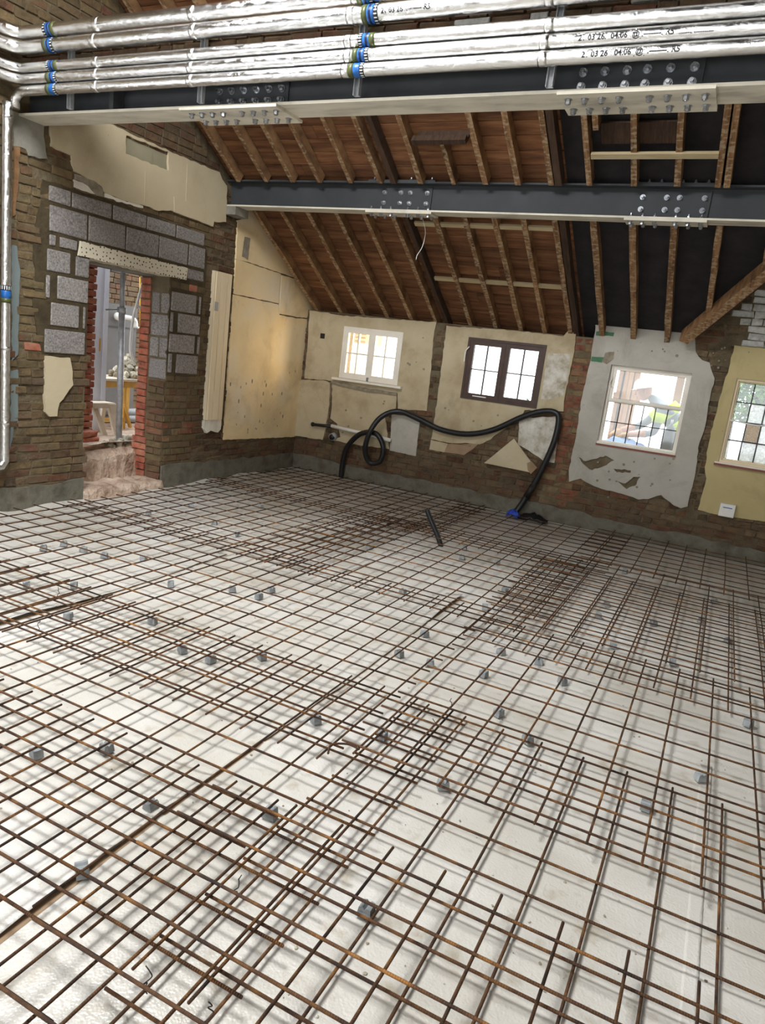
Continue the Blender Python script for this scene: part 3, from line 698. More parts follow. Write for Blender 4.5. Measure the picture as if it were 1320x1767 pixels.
wr = lambda k, g=0.0: [(WIN[k][0] - g, WIN[k][2] - g), (WIN[k][1] + g, WIN[k][2] - g), (WIN[k][1] + g, WIN[k][3] + g), (WIN[k][0] - g, WIN[k][3] + g)]
b1 = B2(e5([(560, 697), (592, 700), (740, 725), (1000, 745), (1300, 765)]) + e6([(1285, 0), (1262, 250), (1243, 437), (1075, 430), (1072, 330), (870, 300), (690, 262), (530, 247), (552, 0)]))
back_plate('plaster_panel', b1, 'plaster_back', holes=[wr(0)])
b1b = B2(e6([(692, 272), (870, 308), (1068, 335), (1060, 430), (1000, 470), (1025, 660), (840, 635), (690, 608), (740, 590), (720, 510), (680, 480), (690, 400)]))
back_plate('plaster_panel', b1b, 'plaster_back')
b1c = B2(e6([(500, 258), (560, 255), (660, 262), (683, 275), (680, 400), (660, 520), (640, 605), (468, 580), (490, 480)]))
back_plate('plaster_panel', b1c, 'plaster_back', 0.045)
back_plate('plaster_panel', B2(e6([(1040, 455), (1205, 478), (1180, 700), (1028, 668)])), 'plaster_grey_white', 0.026, j=0.003)
back_plate('ledge', B2(e6([(690, 262), (870, 300), (1072, 330), (1072, 345), (870, 318), (690, 275)])), 'scratch_coat', 0.05, j=0.003, cover=False)
b2 = B2(e7([(262, 118), (400, 130), (700, 150), (905, 172), (1000, 185), (1030, 150), (1080, 165), (1070, 280), (1040, 420), (1010, 560), (1000, 660), (755, 652), (748, 668), (700, 725), (620, 775), (540, 838), (470, 868), (380, 858), (270, 858), (165, 835), (205, 570), (235, 350)]))
back_plate('plaster_panel', b2, 'plaster_back', holes=[wr(1)])
back_plate('plaster_panel', B2(e7([(163, 840), (270, 864), (248, 918), (153, 900)])), 'plaster_back', j=0.003)
back_plate('plaster_panel', B2(e7([(722, 715), (760, 700), (985, 690), (965, 820), (942, 985), (870, 968), (780, 905), (712, 868)])), 'plaster_stained', 0.024)
back_plate('bare_board', B2(e7([(272, 864), (380, 866), (468, 858), (425, 900), (372, 936), (240, 914)])), 'board_and_shade_brown', 0.018, j=0.004)
back_plate('stained_plaster', B2(e7([(905, 290), (1045, 300), (1030, 430), (1000, 560), (900, 585), (860, 580), (880, 440)])), 'plaster_stained', 0.026, cover=False)
def dmg(pts): return B2(e8(pts))
b3 = B2(e8([(238, 172), (262, 205), (400, 228), (600, 243), (800, 268), (845, 300), (850, 380), (890, 430), (935, 445), (965, 540), (940, 640), (920, 760), (900, 860), (865, 960), (850, 1100), (830, 1200), (800, 1320), (760, 1330), (715, 1312), (690, 1290), (640, 1250), (560, 1275), (500, 1278), (440, 1255), (370, 1235), (270, 1210), (200, 1180), (150, 1150), (80, 1170), (78, 1100), (110, 950), (160, 650), (215, 400), (238, 260)]))
h3 = [rag(dmg(p), 0.03, 0.008) for p in ([(140, 1020), (180, 1045), (300, 1010), (355, 1040), (290, 1075), (220, 1100), (165, 1060)], [(350, 1090), (455, 1100), (455, 1115), (370, 1112)], [(370, 1165), (420, 1180), (470, 1140), (515, 1140), (480, 1195), (430, 1215)])]
back_plate('plaster_panel', b3, 'plaster_grey_white', 0.024, holes=[wr(2)] + h3)
back_plate('green_paint', dmg([(245, 255), (355, 262), (350, 285), (243, 280)]), 'paint_green', 0.027, cover=False)
back_plate('green_paint', dmg([(218, 408), (292, 412), (280, 445), (213, 436)]), 'paint_green', 0.027, cover=False)
back_plate('plaster_scrap', dmg([(300, 385), (355, 380), (350, 425), (310, 455), (280, 440)]), 'scratch_coat', 0.028, cover=False)
b4l = B2(e8([(1085, 340), (1060, 450), (1010, 620), (960, 800), (925, 960), (905, 1080), (915, 1150), (890, 1240), (862, 1340), (1000, 1372), (1090, 1386), (1200, 1402), (1272, 1412)]))
b4 = b4l + [(2.4, b4l[-1][1] - 0.02), (2.4, b4l[0][1] + 0.02)]
back_plate('plaster_panel', b4, 'plaster_yellow', 0.024, holes=[wr(3)])
# chips and nail holes
for (x0, x1, y0, y1, n) in ((580, 745, 580, 640, 22), (540, 670, 690, 750, 12), (1015, 1180, 590, 620, 6), (1000, 1180, 790, 860, 16), (760, 930, 690, 760, 8), (1225, 1300, 600, 640, 8)):
    for k in range(n):
        c = ony(random.uniform(x0, x1), random.uniform(y0, y1), YB); s = random.uniform(0.006, 0.018)
        if any(a - .05 < c.x < b + .05 and cc - .05 < c.z < d + .05 for a, b, cc, d in WIN): continue
        back_plate('chip', [(c.x + s * math.cos(a), c.z + s * math.sin(a)) for a in (0, 1, 2.2, 3.1, 4.2, 5.3)], 'scratch_coat', 0.0285, j=0, cover=False)
c = ony(558, 580, YB)
back_plate('socket_hole', [(c.x - .035, c.z - .035), (c.x + .035, c.z - .035), (c.x + .035, c.z + .035), (c.x - .035, c.z + .035)], 'black_plastic', 0.026, j=0, cover=False)
# base render strip
n = 80; top = [(XL + (BX1 - XL) * i / n, 0.22 - 0.05 * i / n * 1.6 * (i < 50) + random.uniform(-.02, .02)) for i in range(n + 1)]
MB().prism([[(x, YB + 0.01, z) for x, z in [(XL, -0.06)] + top + [(BX1, -0.06)]]], (0, -0.04, 0)).build('base_render', M['render_grey'], wall_back)
def expB(u, z):
    if z < 0.18 or z > 4.2: return False
    if u < -1.57 and z > 2.24: return False
    if z > 2.42 and (u < -0.42 or z > 2.62 + (u + 0.42) * 0.91): return False
    return not any(inpoly((u, z), p) for p in cover_B)
pcs = []
WH = B2(e8([(1130, 90), (1200, 45), (1272, 0), (1272, 350), (1085, 335)])) ; WH = WH[:2] + [(0.9, 3.6), (2.4, 4.2), (2.4, WH[3][1])] + WH[3:]
def mkB(a, b, z):
    u = (a + b) / 2; mn = 'brick_brown'; ro = 0.007; pr = random.uniform(-0.004, 0.004)
    if inpoly((u, z), WH): mn = 'brick_white'
    elif -3.65 < u < -3.4 and z > 0.45: mn = 'brick_chase'; pr = random.uniform(-0.02, 0.0); ro = 0.010
    elif -1.85 < u < -1.50 and z > 0.2: mn = 'brick_pier'; pr = random.uniform(-0.012, 0.0); ro = 0.008
    elif -0.45 < u < 0.05 and z > 0.3: mn = 'brick_chase'; pr = random.uniform(-0.02, 0.0); ro = 0.010
    elif z > 0.45 and random.random() < 0.5: mn = 'brick_chase'
    return (Vector((u, YB + 0.012 - pr, z)), b - a, 0.065, 'x', mn, ro)
cutsB = [(a, b, c - .05, d + .05) for a, b, c, d in WIN]
pcs += course_bricks(XL + 0.02, 2.4, 0.15, 4.0, expB, mkB, cuts=cutsB)
lay(wall_back, pcs)
# pale infill courses low in the pier's neighbour (rough render patch)
# ------------------------------------------------------------------ windows
def window(name, k, label):
    e = empty(name, (WIN[k][0], YB, WIN[k][2]), label, 'window', kind='structure'); return e
def wb(parent, nm, mt, *boxes):
    m = MB()
    for b in boxes: m.box(*b)
    return put(m.build(nm, M[mt]), parent)
def casement(w, mt, x0, x1, z0, z1, y0, y1, st, bar, nx_, nz_, glass='glass', nm='casement', bm=None):
    """one sash: frame of stiles st wide, thin bars, and each pane on its own"""
    s = wb(w, nm, mt, (x0, x0 + st, y0, y1, z0, z1), (x1 - st, x1, y0, y1, z0, z1), (x0 + st, x1 - st, y0, y1, z0, z0 + st), (x0 + st, x1 - st, y0, y1, z1 - st, z1))
    ax, bx, az, bz = x0 + st, x1 - st, z0 + st, z1 - st; yc = (y0 + y1) / 2
    for i in range(1, nx_):
        x = ax + (bx - ax) * i / nx_
        o = MB().box(x - bar / 2, x + bar / 2, yc - bar, yc + bar, az, bz).build('glazing_bar', M[bm or mt]); o.parent = s
    for i in range(1, nz_):
        z = az + (bz - az) * i / nz_
        o = MB().box(ax, bx, yc - bar * 0.9, yc + bar * 0.9, z - bar / 2, z + bar / 2).build('glazing_bar', M[bm or mt]); o.parent = s
    for i in range(nx_):
        for j in range(nz_):
            g = glass(i, j) if callable(glass) else glass
            o = MB().box(ax + (bx - ax) * i / nx_ + bar / 2, ax + (bx - ax) * (i + 1) / nx_ - bar / 2, yc - 0.002, yc + 0.002, az + (bz - az) * j / nz_ + bar / 2, az + (bz - az) * (j + 1) / nz_ - bar / 2).build('pane', M[g]); o.parent = s
    return s
def frame(w, mt, k, t, y0, y1):
    a, b, c, d = WIN[k]
    return wb(w, 'window_frame', mt, (a, a + t, y0, y1, c, d), (b - t, b, y0, y1, c, d), (a + t, b - t, y0, y1, c, c + t), (a + t, b - t, y0, y1, d - t, d))
w = window('window_1', 0, 'white wooden casement window with eight small panes'); a, b, c, d = WIN[0]; mx = (a + b) / 2
frame(w, 'wood_white', 0, 0.03, YB - 0.03, YB + 0.06)
casement(w, 'wood_white', a + 0.03, mx, c + 0.03, d - 0.03, YB - 0.025, YB + 0.02, 0.05, 0.018, 2, 2)
casement(w, 'wood_white', mx, b - 0.03, c + 0.03, d - 0.03, YB - 0.025, YB + 0.02, 0.05, 0.018, 2, 2)
wb(w, 'window_sill', 'wood_white', (a - 0.08, b + 0.08, YB - 0.09, YB, c - 0.035, c - 0.005))
wb(w, 'catch', 'bolt_zinc', (mx - 0.012, mx + 0.012, YB - 0.05, YB - 0.025, c - 0.02, c + 0.05))
w = window('window_2', 1, 'dark brown casement window with eight panes and a loose handle'); a, b, c, d = WIN[1]; mx = (a + b) / 2
frame(w, 'wood_darkbrown', 1, 0.03, YB - 0.035, YB + 0.06)
s1 = casement(w, 'wood_darkbrown', a + 0.03, mx, c + 0.02, d - 0.03, YB - 0.03, YB + 0.02, 0.058, 0.014, 2, 2)
casement(w, 'wood_darkbrown', mx, b - 0.03, c + 0.03, d - 0.03, YB - 0.025, YB + 0.02, 0.055, 0.014, 2, 2)
p = MB().box(a + 0.16, a + 0.34, YB - 0.033, YB - 0.029, c + 0.04, c + 0.053).build('stay_plate', M['white_plastic']); p.parent = s1
hd = MB().tube(spline([ony(x, y, YB - 0.06) for x, y in ((810, 598), (804, 605), (802, 615), (801, 624))]), 0.008).build('window_handle', M['white_plastic'], None, True); put(hd, w)
w = window('window_3', 2, 'green-white window with one large upper light over twelve leaded panes'); a, b, c, d = WIN[2]
frame(w, 'wood_white', 2, 0.028, YB + 0.02, YB + 0.12)
mz = c + 0.50
casement(w, 'wood_white', a + 0.03, b - 0.02, mz, d - 0.02, YB + 0.03, YB + 0.075, 0.035, 0.01, 1, 1, nm='top_light')
casement(w, 'wood_white', a + 0.028, b - 0.028, c + 0.02, mz, YB + 0.05, YB + 0.08, 0.012, 0.010, 6, 2, nm='leaded_light', bm='wire')
wb(w, 'window_sill', 'wood_red', (a - 0.01, b + 0.01, YB - 0.035, YB + 0.05, c - 0.03, c - 0.008))
wb(w, 'window_board', 'wood_white', (a, b, YB - 0.03, YB + 0.05, c - 0.008, c + 0.018))
cc = ony(1050, 665, YB)
hd = MB().tube(spline([(a + 0.045, YB + 0.02, mz + 0.16), (a + 0.02, YB - 0.01, mz + 0.2), (a + 0.035, YB + 0.02, mz + 0.27)]), 0.006).build('window_handle', M['wood_white'], None, True); put(hd, w)
w = window('window_4', 3, 'cream framed window of obscured leaded panes at the picture edge'); a, b, c, d = WIN[3]
frame(w, 'wood_cream', 3, 0.025, YB + 0.0, YB + 0.10)
casement(w, 'wood_cream', a + 0.025, b - 0.025, c + 0.025, d - 0.02, YB + 0.03, YB + 0.07, 0.02, 0.012, 6, 4, glass=lambda i, j: 'glass_amber' if (i == 1 and j == 1) else ('glass' if (j == 3 or (i == 0 and j > 0)) else 'glass_obscure'), nm='leaded_light', bm='wire')
wb(w, 'window_sill', 'wood_red', (a - 0.04, b + 0.04, YB - 0.06, YB, c - 0.035, c - 0.012))
wb(w, 'window_board', 'wood_white', (a - 0.035, b + 0.035, YB - 0.055, YB + 0.03, c - 0.012, c + 0.004))
hd = MB().tube(spline([(a + 0.02, YB - 0.01, 1.53), (a + 0.12, YB - 0.015, 1.525), (a + 0.26, YB - 0.02, 1.512), (a + 0.36, YB - 0.03, 1.52), (a + 0.46, YB - 0.03, 1.555), (a + 0.6, YB - 0.03, 1.60)]), 0.008).build('stay_bar', M['white_plastic'], None, True); put(hd, w)

# ------------------------------------------------------------------ roof (ceiling): boards, felt, rafters
ceiling = empty('ceiling', (0, YB, RZ), 'sloping timber roof of rafters under brown boards and black felt', 'ceiling', kind='structure')
def rpt(x, y, up=0.0):
    """point on the rafter underside plane, moved up along its normal"""
    n = Vector((0, RT, 1)).normalized(); return Vector((x, y, roofz(y))) + n * up
def rafter(x, y0, y1, mt='rafter', w=0.05, dep=0.10, sub=None):
    n = 7; m = MB(); vs = []
    nn = Vector((0, RT, 1)).normalized()
    for i in range(n + 1):
        y = y0 + (y1 - y0) * i / n
        ww = w / 2 * random.uniform(0.9, 1.08); jx = random.uniform(-.004, .004)
        base = Vector((x + jx, y, roofz(y))) + nn * random.uniform(-.004, .003)
        vs += [base + Vector((-ww, 0, 0)), base + Vector((ww, 0, 0)), base + Vector((ww, 0, 0)) + nn * dep, base + Vector((-ww, 0, 0)) + nn * dep]
    fs = [(i * 4 + k, i * 4 + (k + 1) % 4, i * 4 + 4 + (k + 1) % 4, i * 4 + 4 + k) for i in range(n) for k in range(4)] + [(3, 2, 1, 0), (n * 4, n * 4 + 1, n * 4 + 2, n * 4 + 3)]
    return put(m.add(vs, fs).build('rafter', M[mt]), ceiling)
YR = 3.2
BEAM2Y = 6.83
for x in (-5.42, -5.03, -4.68, -4.31, -3.96, -3.13, -2.80, -2.48, -2.185, -1.87): rafter(x, YB + 0.15, 7.02, 'rafter', 0.055)
rafter(-3.615, YB + 0.15, 7.02, 'rafter', 0.05); rafter(-3.465, YB + 0.15, 7.02, 'rafter_dark', 0.05)
rafter(-1.80, YB + 0.15, 7.02, 'rafter_dark', 0.06, 0.14)
for x in (-1.50, -1.145, -0.785): rafter(x, YB + 0.15, 7.02, 'rafter', 0.062)
rafter(-0.40, 8.22, 7.02, 'rafter', 0.055)
rafter(0.02, 7.75, 7.02, 'rafter', 0.055); rafter(0.42, 7.3, 7.02, 'rafter', 0.055)
for x in (-5.38, -5.0, -4.66, -4.32, -3.945, -3.605, -3.155, -2.49, -2.17, -1.86): rafter(x, 6.80, YR, 'rafter', 0.052)
rafter(-3.455, 6.80, YR, 'rafter_dark', 0.06); rafter(-1.79, 6.80, YR, 'rafter_dark', 0.06, 0.13)
rafter(-2.81, 6.80, 6.36, 'rafter', 0.045)
for x in (-1.515, -1.13, -0.78, -0.46, -0.395, 0.02, 0.42, 0.8): rafter(x, 6.80, YR, 'rafter', 0.05)
rafter(-1.43, 6.30, 5.0, 'rafter', 0.045)
for x in np.arange(1.2, 5.0, 0.4): rafter(float(x), 6.80, YR, 'rafter', 0.05)
# boards over the left bay, felt over the right
def roofslab(nm, mt, x0, x1, y0, y1, up0, up1):
    a = [rpt(x0, y0, up0), rpt(x1, y0, up0), rpt(x1, y1, up0), rpt(x0, y1, up0)]
    nn = Vector((0, RT, 1)).normalized() * (up1 - up0)
    return put(MB().prism([a], nn).build(nm, M[mt]), ceiling)
y = YB + 0.25; bw = 0.135
while y > YR + 0.1:
    y2 = y - bw * random.uniform(0.97, 1.03); jo = random.uniform(-4.9, -2.6)
    for a, b in ((XL, jo), (jo + 0.004, -1.74)):
        a0, a1 = rpt(a, y - 0.003, 0.105 + random.uniform(0, .006)), rpt(a, y2 + 0.003, 0.105 + random.uniform(-.002, .006))
        e_ = Vector((b - a, 0, 0)); nn = Vector((0, RT, 1)).normalized() * 0.02
        put(MB().prism([[a0, a0 + e_, a1 + e_, a1]], nn).build('roof_board', M['roof_board']), ceiling)
    y = y2
va, vb = onroof(1197, 569), onroof(1322, 466); dv = vb - va
def vx(y): return va.x + (y - va.y) * dv.x / dv.y            # plan position of the valley
_yt = YR - 0.05; _nn = Vector((0, RT, 1)).normalized()
put(MB().prism([[rpt(-1.74, YB + .3, .105), rpt(vx(YB + .3), YB + .3, .105), rpt(vx(5.4), 5.4, .105), rpt(BX1 + .3, 5.4, .105), rpt(BX1 + .3, _yt, .105), rpt(-1.74, _yt, .105)]], _nn * .01).build('roof_felt', M['felt']), ceiling)
put(MB().prism([[rpt(XL - .45, YB + .35, .16), rpt(vx(YB + .35), YB + .35, .16), rpt(vx(5.4), 5.4, .16), rpt(BX1 + .3, 5.4, .16), rpt(BX1 + .3, _yt, .16), rpt(XL - .45, _yt, .16)]], _nn * .04).build('roof_covering', M['felt']), ceiling)
_k = dv.z / dv.x
def gz(x): return va.z + (x - va.x) * _k + 0.16
put(MB().prism([[(vx(YB + .35), YB + .35, gz(vx(YB + .35))), (2.4, YB + .35, gz(2.4)), (2.4, 5.0, gz(2.4)), (vx(5.4), 5.4, gz(vx(5.4)))]], (0, 0, .05)).build('roof_covering', M['felt']), ceiling)
put(MB().prism([[(2.4, YB + .35, gz(2.4)), (BX1 + .3, YB + .35, gz(2.4) - 1.2), (BX1 + .3, 5.0, gz(2.4) - 1.2), (2.4, 5.0, gz(2.4))]], (0, 0, .05)).build('roof_covering', M['felt']), ceiling)
# pale noggins across the right of the boarded bay
def nog(p0, p1, w=0.05, t=0.025, mt='batten_pale', up=0.0):
    a, b = onroof(*p0), onroof(*p1); y = (a.y + b.y) / 2; nn = Vector((0, RT, 1)).normalized()
    return put(MB().bar((a.x, y, roofz(y)) + nn * up if False else Vector((a.x, y, roofz(y))) + nn * up, Vector((b.x, y, roofz(y))) + nn * up, w, t, nn).build('noggin', M[mt]), ceiling)
nog((715, 391), (953, 397), up=0.03); nog((750, 487), (970, 496), up=0.03)
# trimmed opening over the near beam and the old rooflight
tr = onroof(715, 236), onroof(806, 240)
trx0, trx1, try_ = tr[0].x, tr[1].x, 6.38
wl = put(MB().prism([[rpt(trx0, try_, 0), rpt(trx1, try_, 0), rpt(trx1, try_, 0.28), rpt(trx0, try_, 0.28)]], (0, -0.03, 0)).build('rooflight_kerb', M['rafter_dark']), ceiling)
for k in range(10):
    x = trx0 + (trx1 - trx0) * (0.05 + 0.1 * k) ; o = MB().bar(rpt(x, try_ - 0.035, 0.02), rpt(x + random.uniform(-.02, .02), try_ - 0.035, 0.2), random.uniform(.012, .04), 0.012, (0, 1, 0)).build('kerb_slat', M['batten_pale' if k in (3,) else 'rafter_dark']); o.parent = wl; o.matrix_parent_inverse = wl.matrix_parent_inverse
nog((712, 239), (806, 241), 0.05, 0.06, 'rafter_dark', -0.01)
nog((1020, 266), (1240, 270), 0.05, 0.03, 'batten_pale', 0.0)
nog((1035, 238), (1170, 238), 0.20, 0.02, 'rafter_dark', 0.06)
# valley rafter and gable framing at the right
put(MB().bar(va - dv * 0.15, va + dv * 2.2, 0.10, 0.14, (0, RT, 1)).build('valley_rafter', M['rafter']), ceiling)
put(MB().bar(va + Vector((.04, .03, -.05)), va + dv * 2.2 + Vector((.04, .03, -.05)), 0.03, 0.05, (0, RT, 1)).build('valley_rafter', M['rafter_dark']), ceiling)
# roof of the front bay (above and behind the camera) with two rooflights
m = MB(); zr = roofz(YR, 0.2); zq = lambda y: zr - (YR - y) * 0.36
def rearslab(x0, x1, y0, y1): return put(MB().prism([[(x0, y0, zq(y0)), (x1, y0, zq(y0)), (x1, y1, zq(y1)), (x0, y1, zq(y1))]], (0, 0, 0.08)).build('roof_panel', M['felt']), ceiling)
for _a in ((XL - .4, -4.75, -4.3, YR), (-4.75, -4.0, -4.3, YR), (-4.0, -2.4, -4.3, 1.6), (-2.4, -1.1, -0.6, YR), (-2.7, -1.1, -4.3, -2.2), (-1.1, BX1 + .3, -4.3, YR)): rearslab(*_a)
wall_right = tag(MB().prism([[(BX1, y, z) for y, z in ((-4.2, -.06), (YB + .3, -.06), (YB + .3, roofz(YB + .3, .12)), (3.2, roofz(3.2, .12)), (-4.2, 3.0))]], (0.3, 0, 0)).build('wall_right', M['plaster_back']), 'plain plastered side wall out of the picture on the right', 'wall', kind='structure')
wall_front = tag(MB().box(XL - .4, BX1 + .3, -4.5, -4.2, -.06, 0.35).box(XL - .4, BX1 + .3, -4.5, -4.2, 2.7, 3.2).box(XL - .4, -3.6, -4.5, -4.2, .35, 2.7).box(3.6, BX1 + .3, -4.5, -4.2, .35, 2.7).build('wall_front', M['plaster_back']), 'shop front wall with a wide opening behind the viewer', 'wall', kind='structure')

# brick upstand carried by the near beam
wall_upper = tag(MB().box(XL, BX1, 4.27, 4.42, 3.535, 3.88).build('wall_upper', M['mortar']), 'low band of old brickwork sitting on the near steel beam', 'wall', kind='structure')
pcs = course_bricks(XL, 1.6, 3.53, 3.86, lambda u, z: True, lambda a, b, z: (Vector(((a + b) / 2, 4.262 + random.uniform(-.004, .004), z + 0.03)), b - a, 0.065, 'x', 'brick_white' if random.random() < 0.08 else 'brick_brown', 0.007))
lay(wall_upper, pcs, 120)

# ================================================================== STEEL BEAMS
def bolt_meshes():
    m = MB()
    def cyl(r, z0, z1, n): 
        vs = [(r * math.cos(2 * math.pi * k / n), r * math.sin(2 * math.pi * k / n), z) for z in (z0, z1) for k in range(n)]
        m.add(vs, [(k, (k + 1) % n, n + (k + 1) % n, n + k) for k in range(n)] + [tuple(reversed(range(n))), tuple(range(n, 2 * n))])
    cyl(0.024, 0, 0.004, 10); cyl(0.0185, 0.004, 0.02, 6); cyl(0.011, 0.02, 0.04, 8)
    return m.mesh('bolt', M['bolt_zinc'])
BOLT = bolt_meshes()
def nut_mesh():
    m = MB(); m.tube([(0, 0, 0), (0, 0, .004)], .022, 10); m.tube([(0, 0, .004), (0, 0, .026)], .0165, 6); m.tube([(0, 0, .026), (0, 0, .03)], .010, 8)
    return m.mesh('bolt', M['bolt_zinc'])
NUT = nut_mesh()
ORI = {'-y': Matrix.Rotation(math.pi / 2, 4, 'X'), '-z': Matrix.Rotation(math.pi, 4, 'X'), '+z': Matrix.Identity(4)}
def bolts(parent, pts, d, s=1.0):
    for p in pts: 
        o = inst('bolt', NUT if d == '-z' else BOLT, parent, Matrix.Translation(p) @ ORI[d] @ Matrix.Rotation(random.uniform(0, 1), 4, 'Z') @ Matrix.Scale(s, 4))
def beam(label, y0, y1, z0, z1, x0, x1, tf, tw, splices):
    e = empty('steel_beam', (0, 0, 0), label, 'beam', 'grey steel beams')
    yc = (y0 + y1) / 2
    MB().box(x0, x1, y0, y1, z0, z0 + tf).build('bottom_flange', M['steel_bounce_lit'], e)
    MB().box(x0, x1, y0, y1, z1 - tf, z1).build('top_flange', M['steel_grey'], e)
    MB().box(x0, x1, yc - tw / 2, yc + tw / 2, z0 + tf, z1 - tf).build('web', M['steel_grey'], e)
    for (a, b, fa, fb, nw, nf, ext) in splices:
        rows = (-0.072, 0.0) if ext[1] else (-0.05, 0.05); zc = (z0 + z1) / 2; wh = (z1 - z0) * 0.5 - tf - 0.018
        p = MB().box(a, b, yc - tw / 2 - 0.014, yc - tw / 2, zc - wh, zc + wh).build('web_plate', M['steel_grey'], e)
        g = 0.1; half = (b - a) / 2 - g / 2 - 0.05; xs = []
        for s0 in (a + 0.045, (a + b) / 2 + g / 2): xs += [s0 + half * k / max(1, nw - 1) for k in range(nw)]
        bolts(p, [(x, yc - tw / 2 - 0.014, zc + dz) for x in xs for dz in rows], '-y')
        fp = MB().prism([[(fa, y0 - ext[0], z0), (fb, y0 - ext[0], z0), (fb, y1 + ext[1], z0), (fa, y1 + ext[1], z0)]], (0, 0, -0.018)).build('flange_plate', M['steel_bounce_lit'], e)
        xs = [fa + 0.05 + (fb - fa - 0.1) * (k + (0.35 if k >= nf / 2 else -0.35) + 0.35) / (nf - 0.3) for k in range(nf)]
        bolts(fp, [(x, yy_, z0 - 0.018) for x in xs for yy_ in (y0 + 0.045, y1 - 0.045)], '-z')
        if ext[2]:
            tp = MB().box(fa, fb, y0, y1, z1, z1 + 0.014).build('flange_plate', M['steel_grey'], e)
            bolts(tp, [(x, y0 + 0.035, z1 + 0.014) for x in xs], '+z', 0.8)
            bolts(e, [(x, y0 + 0.035, z0 + tf) for x in xs], '+z', 0.8)
    return e
bm1 = beam('large grey steel beam spanning close to the viewer under the foil pipes', 4.20, 4.44, 3.265, 3.535, XL + 0.0, BX1, 0.018, 0.012,
     [(-3.66, -3.045, -3.86, -3.04, 3, 8, (0.03, 0.05, False)), (-1.14, -0.47, -1.19, -0.385, 3, 8, (0.03, 0.05, False))])
bm2 = beam('grey steel beam with bolted splices crossing below the roof rafters', 6.83, 7.02, 3.19, 3.47, XL, BX1, 0.016, 0.01,
     [(-3.64, -3.07, -3.76, -3.02, 2, 6, (0.0, 0.0, True)), (-1.10, -0.50, -1.17, -0.49, 2, 6, (0.0, 0.0, True))])
for x in (-4.55,): MB().box(x - 0.02, x + 0.02, 4.205, 4.31, 3.283, 3.517).build('stiffener', M['steel_grey'], bm1)
# bearing plate of the far beam on its brick pier
MB().box(XL + 0.0, XL + 0.16, 6.82, 7.06, 3.10, 3.188).build('bearing_plate', M['concrete'], bm2)

# ================================================================== FOIL PIPES, STRUTS
PY = 4.095
PZ = [3.805, 3.698, 3.560, 3.480, 3.400]
PR = [0.047, 0.048, 0.036, 0.037, 0.037]
def foil_tube(path, r, n=20, step=0.06):
    pts = []
    for a, b in zip(path[:-1], path[1:]):
        a, b = Vector(a), Vector(b); k = max(1, int((b - a).length / step))
        pts += [a + (b - a) * i / k for i in range(k)]
    pts.append(Vector(path[-1])); rs = [r * random.uniform(0.985, 1.02) for _ in pts]
    return MB().tube(pts, rs, n)
def band_x(pipe, x, y, z, r, flip, navy=True):
    """printed tape round a pipe that runs along x"""
    w = 0.105
    def ring(nm, a, b, mt, par, rr): 
        o = MB().tube([(a, y, z), (b, y, z)], rr, 24).build(nm, M[mt], par, True); return o
    t = ring('tape_band', x, x + w, 'blue_tape', pipe, r * 1.045)
    if navy: ring('navy_stripe', x + 0.045, x + 0.06, 'navy_tape', t, r * 1.05)
    oa, ob = (x + w - 0.034, x + w + 0.002) if flip else (x - 0.002, x + 0.034)
    ta, tb = (x - 0.002, x + 0.026) if flip else (x + w - 0.026, x + w + 0.002)
    ring('olive_stripe', oa, ob, 'olive_tape', t, r * 1.052)
    ring('dark_stripe', ta, tb, 'dark_tape', t, r * 1.052)
    tm = MB()
    for k in range(16):
        a = 2 * math.pi * k / 16; c_, s_ = math.cos(a), math.sin(a); rr = r * 1.058; dw = 0.0028
        tm.add([(xx, y + rr * c_ - q * dw * s_, z + rr * s_ + q * dw * c_) for xx in (ta + 0.004, tb - 0.004) for q in (-1, 1)], [(0, 1, 3, 2)])
    tm.build('tick_marks', M['ink_white'], t)
pipe_lab = ['topmost foil-wrapped pipe of the bundle on the near beam', 'second foil-wrapped pipe from the top, thick like the topmost one', 'middle foil-wrapped pipe of the five along the near beam', 'second lowest foil-wrapped pipe, printed with a black date code', 'lowest foil-wrapped pipe, turning down the side wall with a date code']
pipes = []
for i in range(5):
    z, r = PZ[i], PR[i]; xe = XL + 0.14 + 0.0 * i
    e = empty('foil_pipe', (0, 0, 0), pipe_lab[i], 'pipe', 'foil-wrapped pipes')
    path = [(BX1 - 0.05, PY, z), (xe + 0.05, PY, z), (xe, PY - 0.05, z), (xe - 0.03, PY - 0.12, z), (xe - 0.03, -3.6, z)]
    if i == 4: path = [(BX1 - 0.05, PY, z), (xe + 0.04, PY, z), (xe - 0.01, PY - 0.01, z - 0.05), (xe - 0.015, PY - 0.012, z - 0.12)]
    foil_tube(path, r).build('foil_wrap', M['foil'], e, True)
    for x in (-4.62, -3.72, -2.5, -1.3):
        a = x + random.uniform(-.02, .02)
        MB().tube([(a, PY, z), (a + 0.012, PY, z), (a + 0.03, PY, z), (a + 0.05, PY, z)], [r * 1.02, r * 1.07, r * 1.05, r * 1.02], 20).build('joint_tape', M['foil'], e, True)
    band_x(e, -5.11 + (0.0, 0.0, 0.03, 0.03, 0.03)[i], PY, z, r, i in (0, 2), i != 4)
    if i > 0: band_x(e, (-2.6, -2.40, -2.41, -2.44, -2.46)[i], PY, z, r, i == 2, i != 4)
    else: band_x(e, -2.45, PY, z, r, False)
    pipes.append(e)
